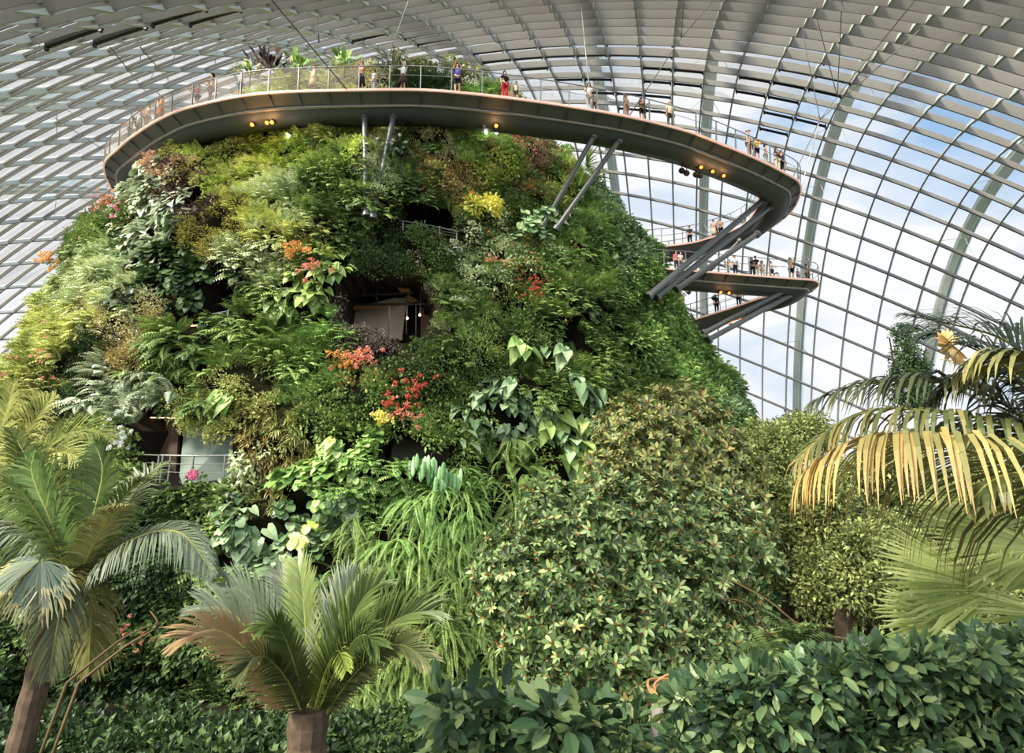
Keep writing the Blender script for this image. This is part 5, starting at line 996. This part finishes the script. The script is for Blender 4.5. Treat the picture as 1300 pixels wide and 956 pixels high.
def tree(name,label,lobes,pal,trunks,nper=60,scale=1.0,catg='tree'):
    sub=[]
    for (a,b,Y,rx,ry,rz) in lobes:
        c=at(a,b,Y)
        for _ in range(6):
            u=nz(R_.normal(size=3)); q=c+u*np.array([rx,ry,rz])*.62; X_,Y_,_d=proj(q); f_=R_.uniform(.38,.6); sub.append((float(X_),float(Y_),float(q[1]),rx*f_,ry*f_,rz*f_*.8))
    o=blobshrub(name,label,sub,ft,pal,nper*1.15,None,scale,8,catg,.55,.3)
    org=np.array(o.location)
    for k,(a,b) in enumerate(trunks): P=bez([at(*a)-org,(at(*a)+at(*b))/2-org+R_.normal(size=3)*.15,at(*b)-org],14); P=np.concatenate([[[P[0][0],P[0][1],0]],P]); MB().tube(P,np.linspace(.2,.09,len(P)),8).obj('trunk',bark2,o)
tree('small_leaved_tree','slender small leaved tree right behind the rusty brown shrub, touching the glass wall'.replace('right ',''),[(985,620,17,1.2,1.1,1.7),(1000,560,18,1.0,1,.8),(960,680,16.5,1,1,1.4),(1010,700,16.5,1.0,1,1.2)],'tree',[((1030,760,17),(1028,660,17)),((1000,780,17),(990,680,17))],130)
tree('small_leaved_tree','bushy small leaved tree with dark leaning trunks beneath the golden fronds',[(1080,650,15,1.2,1.1,1.3),(1110,720,14,1.0,1,1.1),(1050,720,15,1.1,1,1.2),(1120,600,16,1.1,1,1)],'tree2',[((1070,790,14),(1100,700,14)),((1045,760,15),(1050,700,15)),((1062,760,15),(1068,690,15))],130)
tree('small_leaved_tree','shady small leaved tree behind the fan palm leaves',[(1180,680,16,1.5,1.2,1.6),(1250,640,17,1.6,1.2,1.8),(1300,720,15,1.5,1.2,1.6),(1180,760,14,1.3,1,1)],'tree2',[((1190,800,15),(1185,720,15))],110)
blobshrub('hanging_creeper_mass','tall narrow mass of creeper on a column standing against the glass','' or [(1150,445,22,.55,.5,.55),(1152,465,22,.65,.55,.6),(1158,495,22,.8,.6,.9),(1150,425,22,.35,.35,.4)],[bushT(R_,70,.3,.11,.06,wall=False)],'deep',90,None,1.0,1,'creeper')
col_=MB().tube([(at(1158,520,22)[0],22,GZ-.05),(at(1155,440,22)[0],22,at(1155,455,22)[2])],.16,10).obj('planted_column',pmat('column_moss','3A4430',.9,noise=.3,scale=3)); tag(col_,'slim mossy column carrying the creeper mass by the glass','column')
# ---- near hedge, lower corner
PAL['hedge']=['1A3420','325436','567A4A','8EA464']
hb=[]; 
for k in range(3):
    hb.append(bigleafT(R_,12,'oval',.15,.075,.12,.25,-.2,wall=False,petiole=False))
def hedge(name,label,x0,x1,Y0,Y1,topf,n,pal,sc=1.0):
    P=[];
    for _ in range(n):
        Y=R_.uniform(Y0,Y1); px_=R_.uniform(x0,x1); k_=Y/ray(px_,800)[1]; X=(px_-650)*k_; zt_=at(px_,topf(px_)+6*math.sin(px_*.09)+6*math.sin(px_*.031+Y*3)+26,Y)[2]-.03; P.append((X,Y,zt_-R_.uniform(0,1)**1.5*.55))
    P=np.array(P); th=R_.uniform(0,6.28,n); tilt=R_.normal(size=(n,2))*.45; Rm=[]
    for a_,t_ in zip(th,tilt): Rm.append(np.array(Matrix.Rotation(a_,3,'Z')@Matrix.Rotation(t_[0],3,'X')@Matrix.Rotation(t_[1],3,'Y')))
    Rm=np.array(Rm); out=[]; w_=R_.integers(0,len(hb),n); S=sc*R_.uniform(.7,1.3,n); dt=R_.normal(size=n)*.15; org=np.array([P[:,0].mean(),P[:,1].mean(),GZ])
    for t_ in range(len(hb)): s_=w_==t_; out.append(inst(hb[t_],Rm[s_],P[s_],S[s_],dt[s_]))
    V,Q,T=cat(out); o=empty(name,org); tag(o,label,'hedge'); mobj('foliage',V-org,Q,LM('n_'+pal),o,T=T)
    for k in range(8):
        x_=R_.uniform(P[:,0].min()+.1,P[:,0].max()-.1)-org[0]; y_=R_.normal()*.2; MB().tube([(x_,y_,0),(x_+.1,y_,4.6),(x_,y_,7.15)],[.05,.035,.02],6).obj('stem',bark2,o)
hedge('leafy_hedge','hedge of oval green leaves close to the viewer under the fan palm',850,1420,2.7,3.9,lambda x:np.interp(x,[850,960,1060,1200,1300,1420],[852,830,812,800,790,780]),4600,'hedge',.47)
hedge('leafy_bush','low bush of broad green leaves between the low palm and the near hedge',560,800,4.2,5.0,lambda x:np.interp(x,[560,640,700,800],[868,858,880,884]),170,'hedge',1.0)
# bare vines and small ferns
vm_=pmat('dry_vine','6E5A3C',.8,noise=.3,scale=6); 
for pts,l in (([(85,867,5),(130,830,5),(165,805,5.1),(205,790,5.3)],'thick brown bare stem slanting up over the shaded flower bed'),([(100,867,5.2),(160,820,5.3),(200,795,5.3),(190,775,5.4)],'thinner greenish stem crossing the thick brown one')):
    P=bez([at(*p) for p in pts],16); P=np.concatenate([[P[0]+np.array([-.3,0,-1.2])],P]); org=P[0].copy(); m=MB().tube(P-org,np.linspace(.013,.006,len(P)),6); tag(m.obj('bare_stem',vm_,origin=None,smooth=True),l,'stem').location=tuple(org)
P=bez([at(*p) for p in ((918,760,8),(945,765,8),(968,790,8),(972,820,8),(965,845,8))],18); tag(MB().tube(P,.012,6).obj('hanging_vine',vm_,smooth=True),'thin curled brown vine in front of the glossy shrub edge','vine')
P=bez([at(*p) for p in ((925,735,9),(975,762,8.6),(1010,790,8.4),(1050,806,8.2),(1080,812,8))],18); tag(MB().tube(P,.012,6).obj('hanging_vine',vm_,smooth=True),'long thin brown vine crossing towards the leaning tree trunks','vine')
for (a,b,Y,l) in ((1010,800,8,'small feathery fern below the leaning tree trunks'),(985,815,7.5,'second small feathery fern beside the long thin vine')):
    V,Q,T=fernT(R_,9,.7,16,wall=False,lw=.3); p=at(a,b+18,Y); tag(mobj('small_fern',V,Q,LM('dark'),T=T,origin=None),l,'fern').location=tuple(p)
# boulder rim among the near hedge
m=MB(); r0=at(898,882,3.4)
V,Q=[],[]
bmr=MB().lathe((0,0,0),[(.30,-.2),(.29,-.05),(.22,.02),(.1,.045)],22); o=bmr.obj('pale_boulder',pmat('boulder','A8A09A',.85,noise=.25,scale=6),smooth=True,origin=None); o.location=tuple(r0); o.scale=(1,.8,1); tag(o,'pale grey stone with a straw ring showing at the edge of the near hedge','stone')
for k in range(4): th=np.linspace(0,2*math.pi,30); c=MB().tube(np.stack([(.27+.012*k)*np.cos(th),(.27+.012*k)*np.sin(th),.0+.012*np.sin(th*5+k*2)+.01*k],1),.008,5,cap=False).obj('straw_ring',pmat('straw','B08858',.8),o)
# ---- undergrowth on the ground
def gnd(n,x0,x1,y0,y1,exc=None):
    P=np.stack([R_.uniform(x0,x1,n),R_.uniform(y0,y1,n),np.full(n,GZ+.1)],1); x,y,r,_=circ(GZ); P=P[np.hypot(P[:,0]-x,P[:,1]-y)>r-.5]; q_=proj(P+np.array([0,0,1.9])); P=P[(q_[1]>868)|(q_[0]>640)|(P[:,0]<-20)]; P[:,2]+=R_.uniform(0,.8,len(P)); return P
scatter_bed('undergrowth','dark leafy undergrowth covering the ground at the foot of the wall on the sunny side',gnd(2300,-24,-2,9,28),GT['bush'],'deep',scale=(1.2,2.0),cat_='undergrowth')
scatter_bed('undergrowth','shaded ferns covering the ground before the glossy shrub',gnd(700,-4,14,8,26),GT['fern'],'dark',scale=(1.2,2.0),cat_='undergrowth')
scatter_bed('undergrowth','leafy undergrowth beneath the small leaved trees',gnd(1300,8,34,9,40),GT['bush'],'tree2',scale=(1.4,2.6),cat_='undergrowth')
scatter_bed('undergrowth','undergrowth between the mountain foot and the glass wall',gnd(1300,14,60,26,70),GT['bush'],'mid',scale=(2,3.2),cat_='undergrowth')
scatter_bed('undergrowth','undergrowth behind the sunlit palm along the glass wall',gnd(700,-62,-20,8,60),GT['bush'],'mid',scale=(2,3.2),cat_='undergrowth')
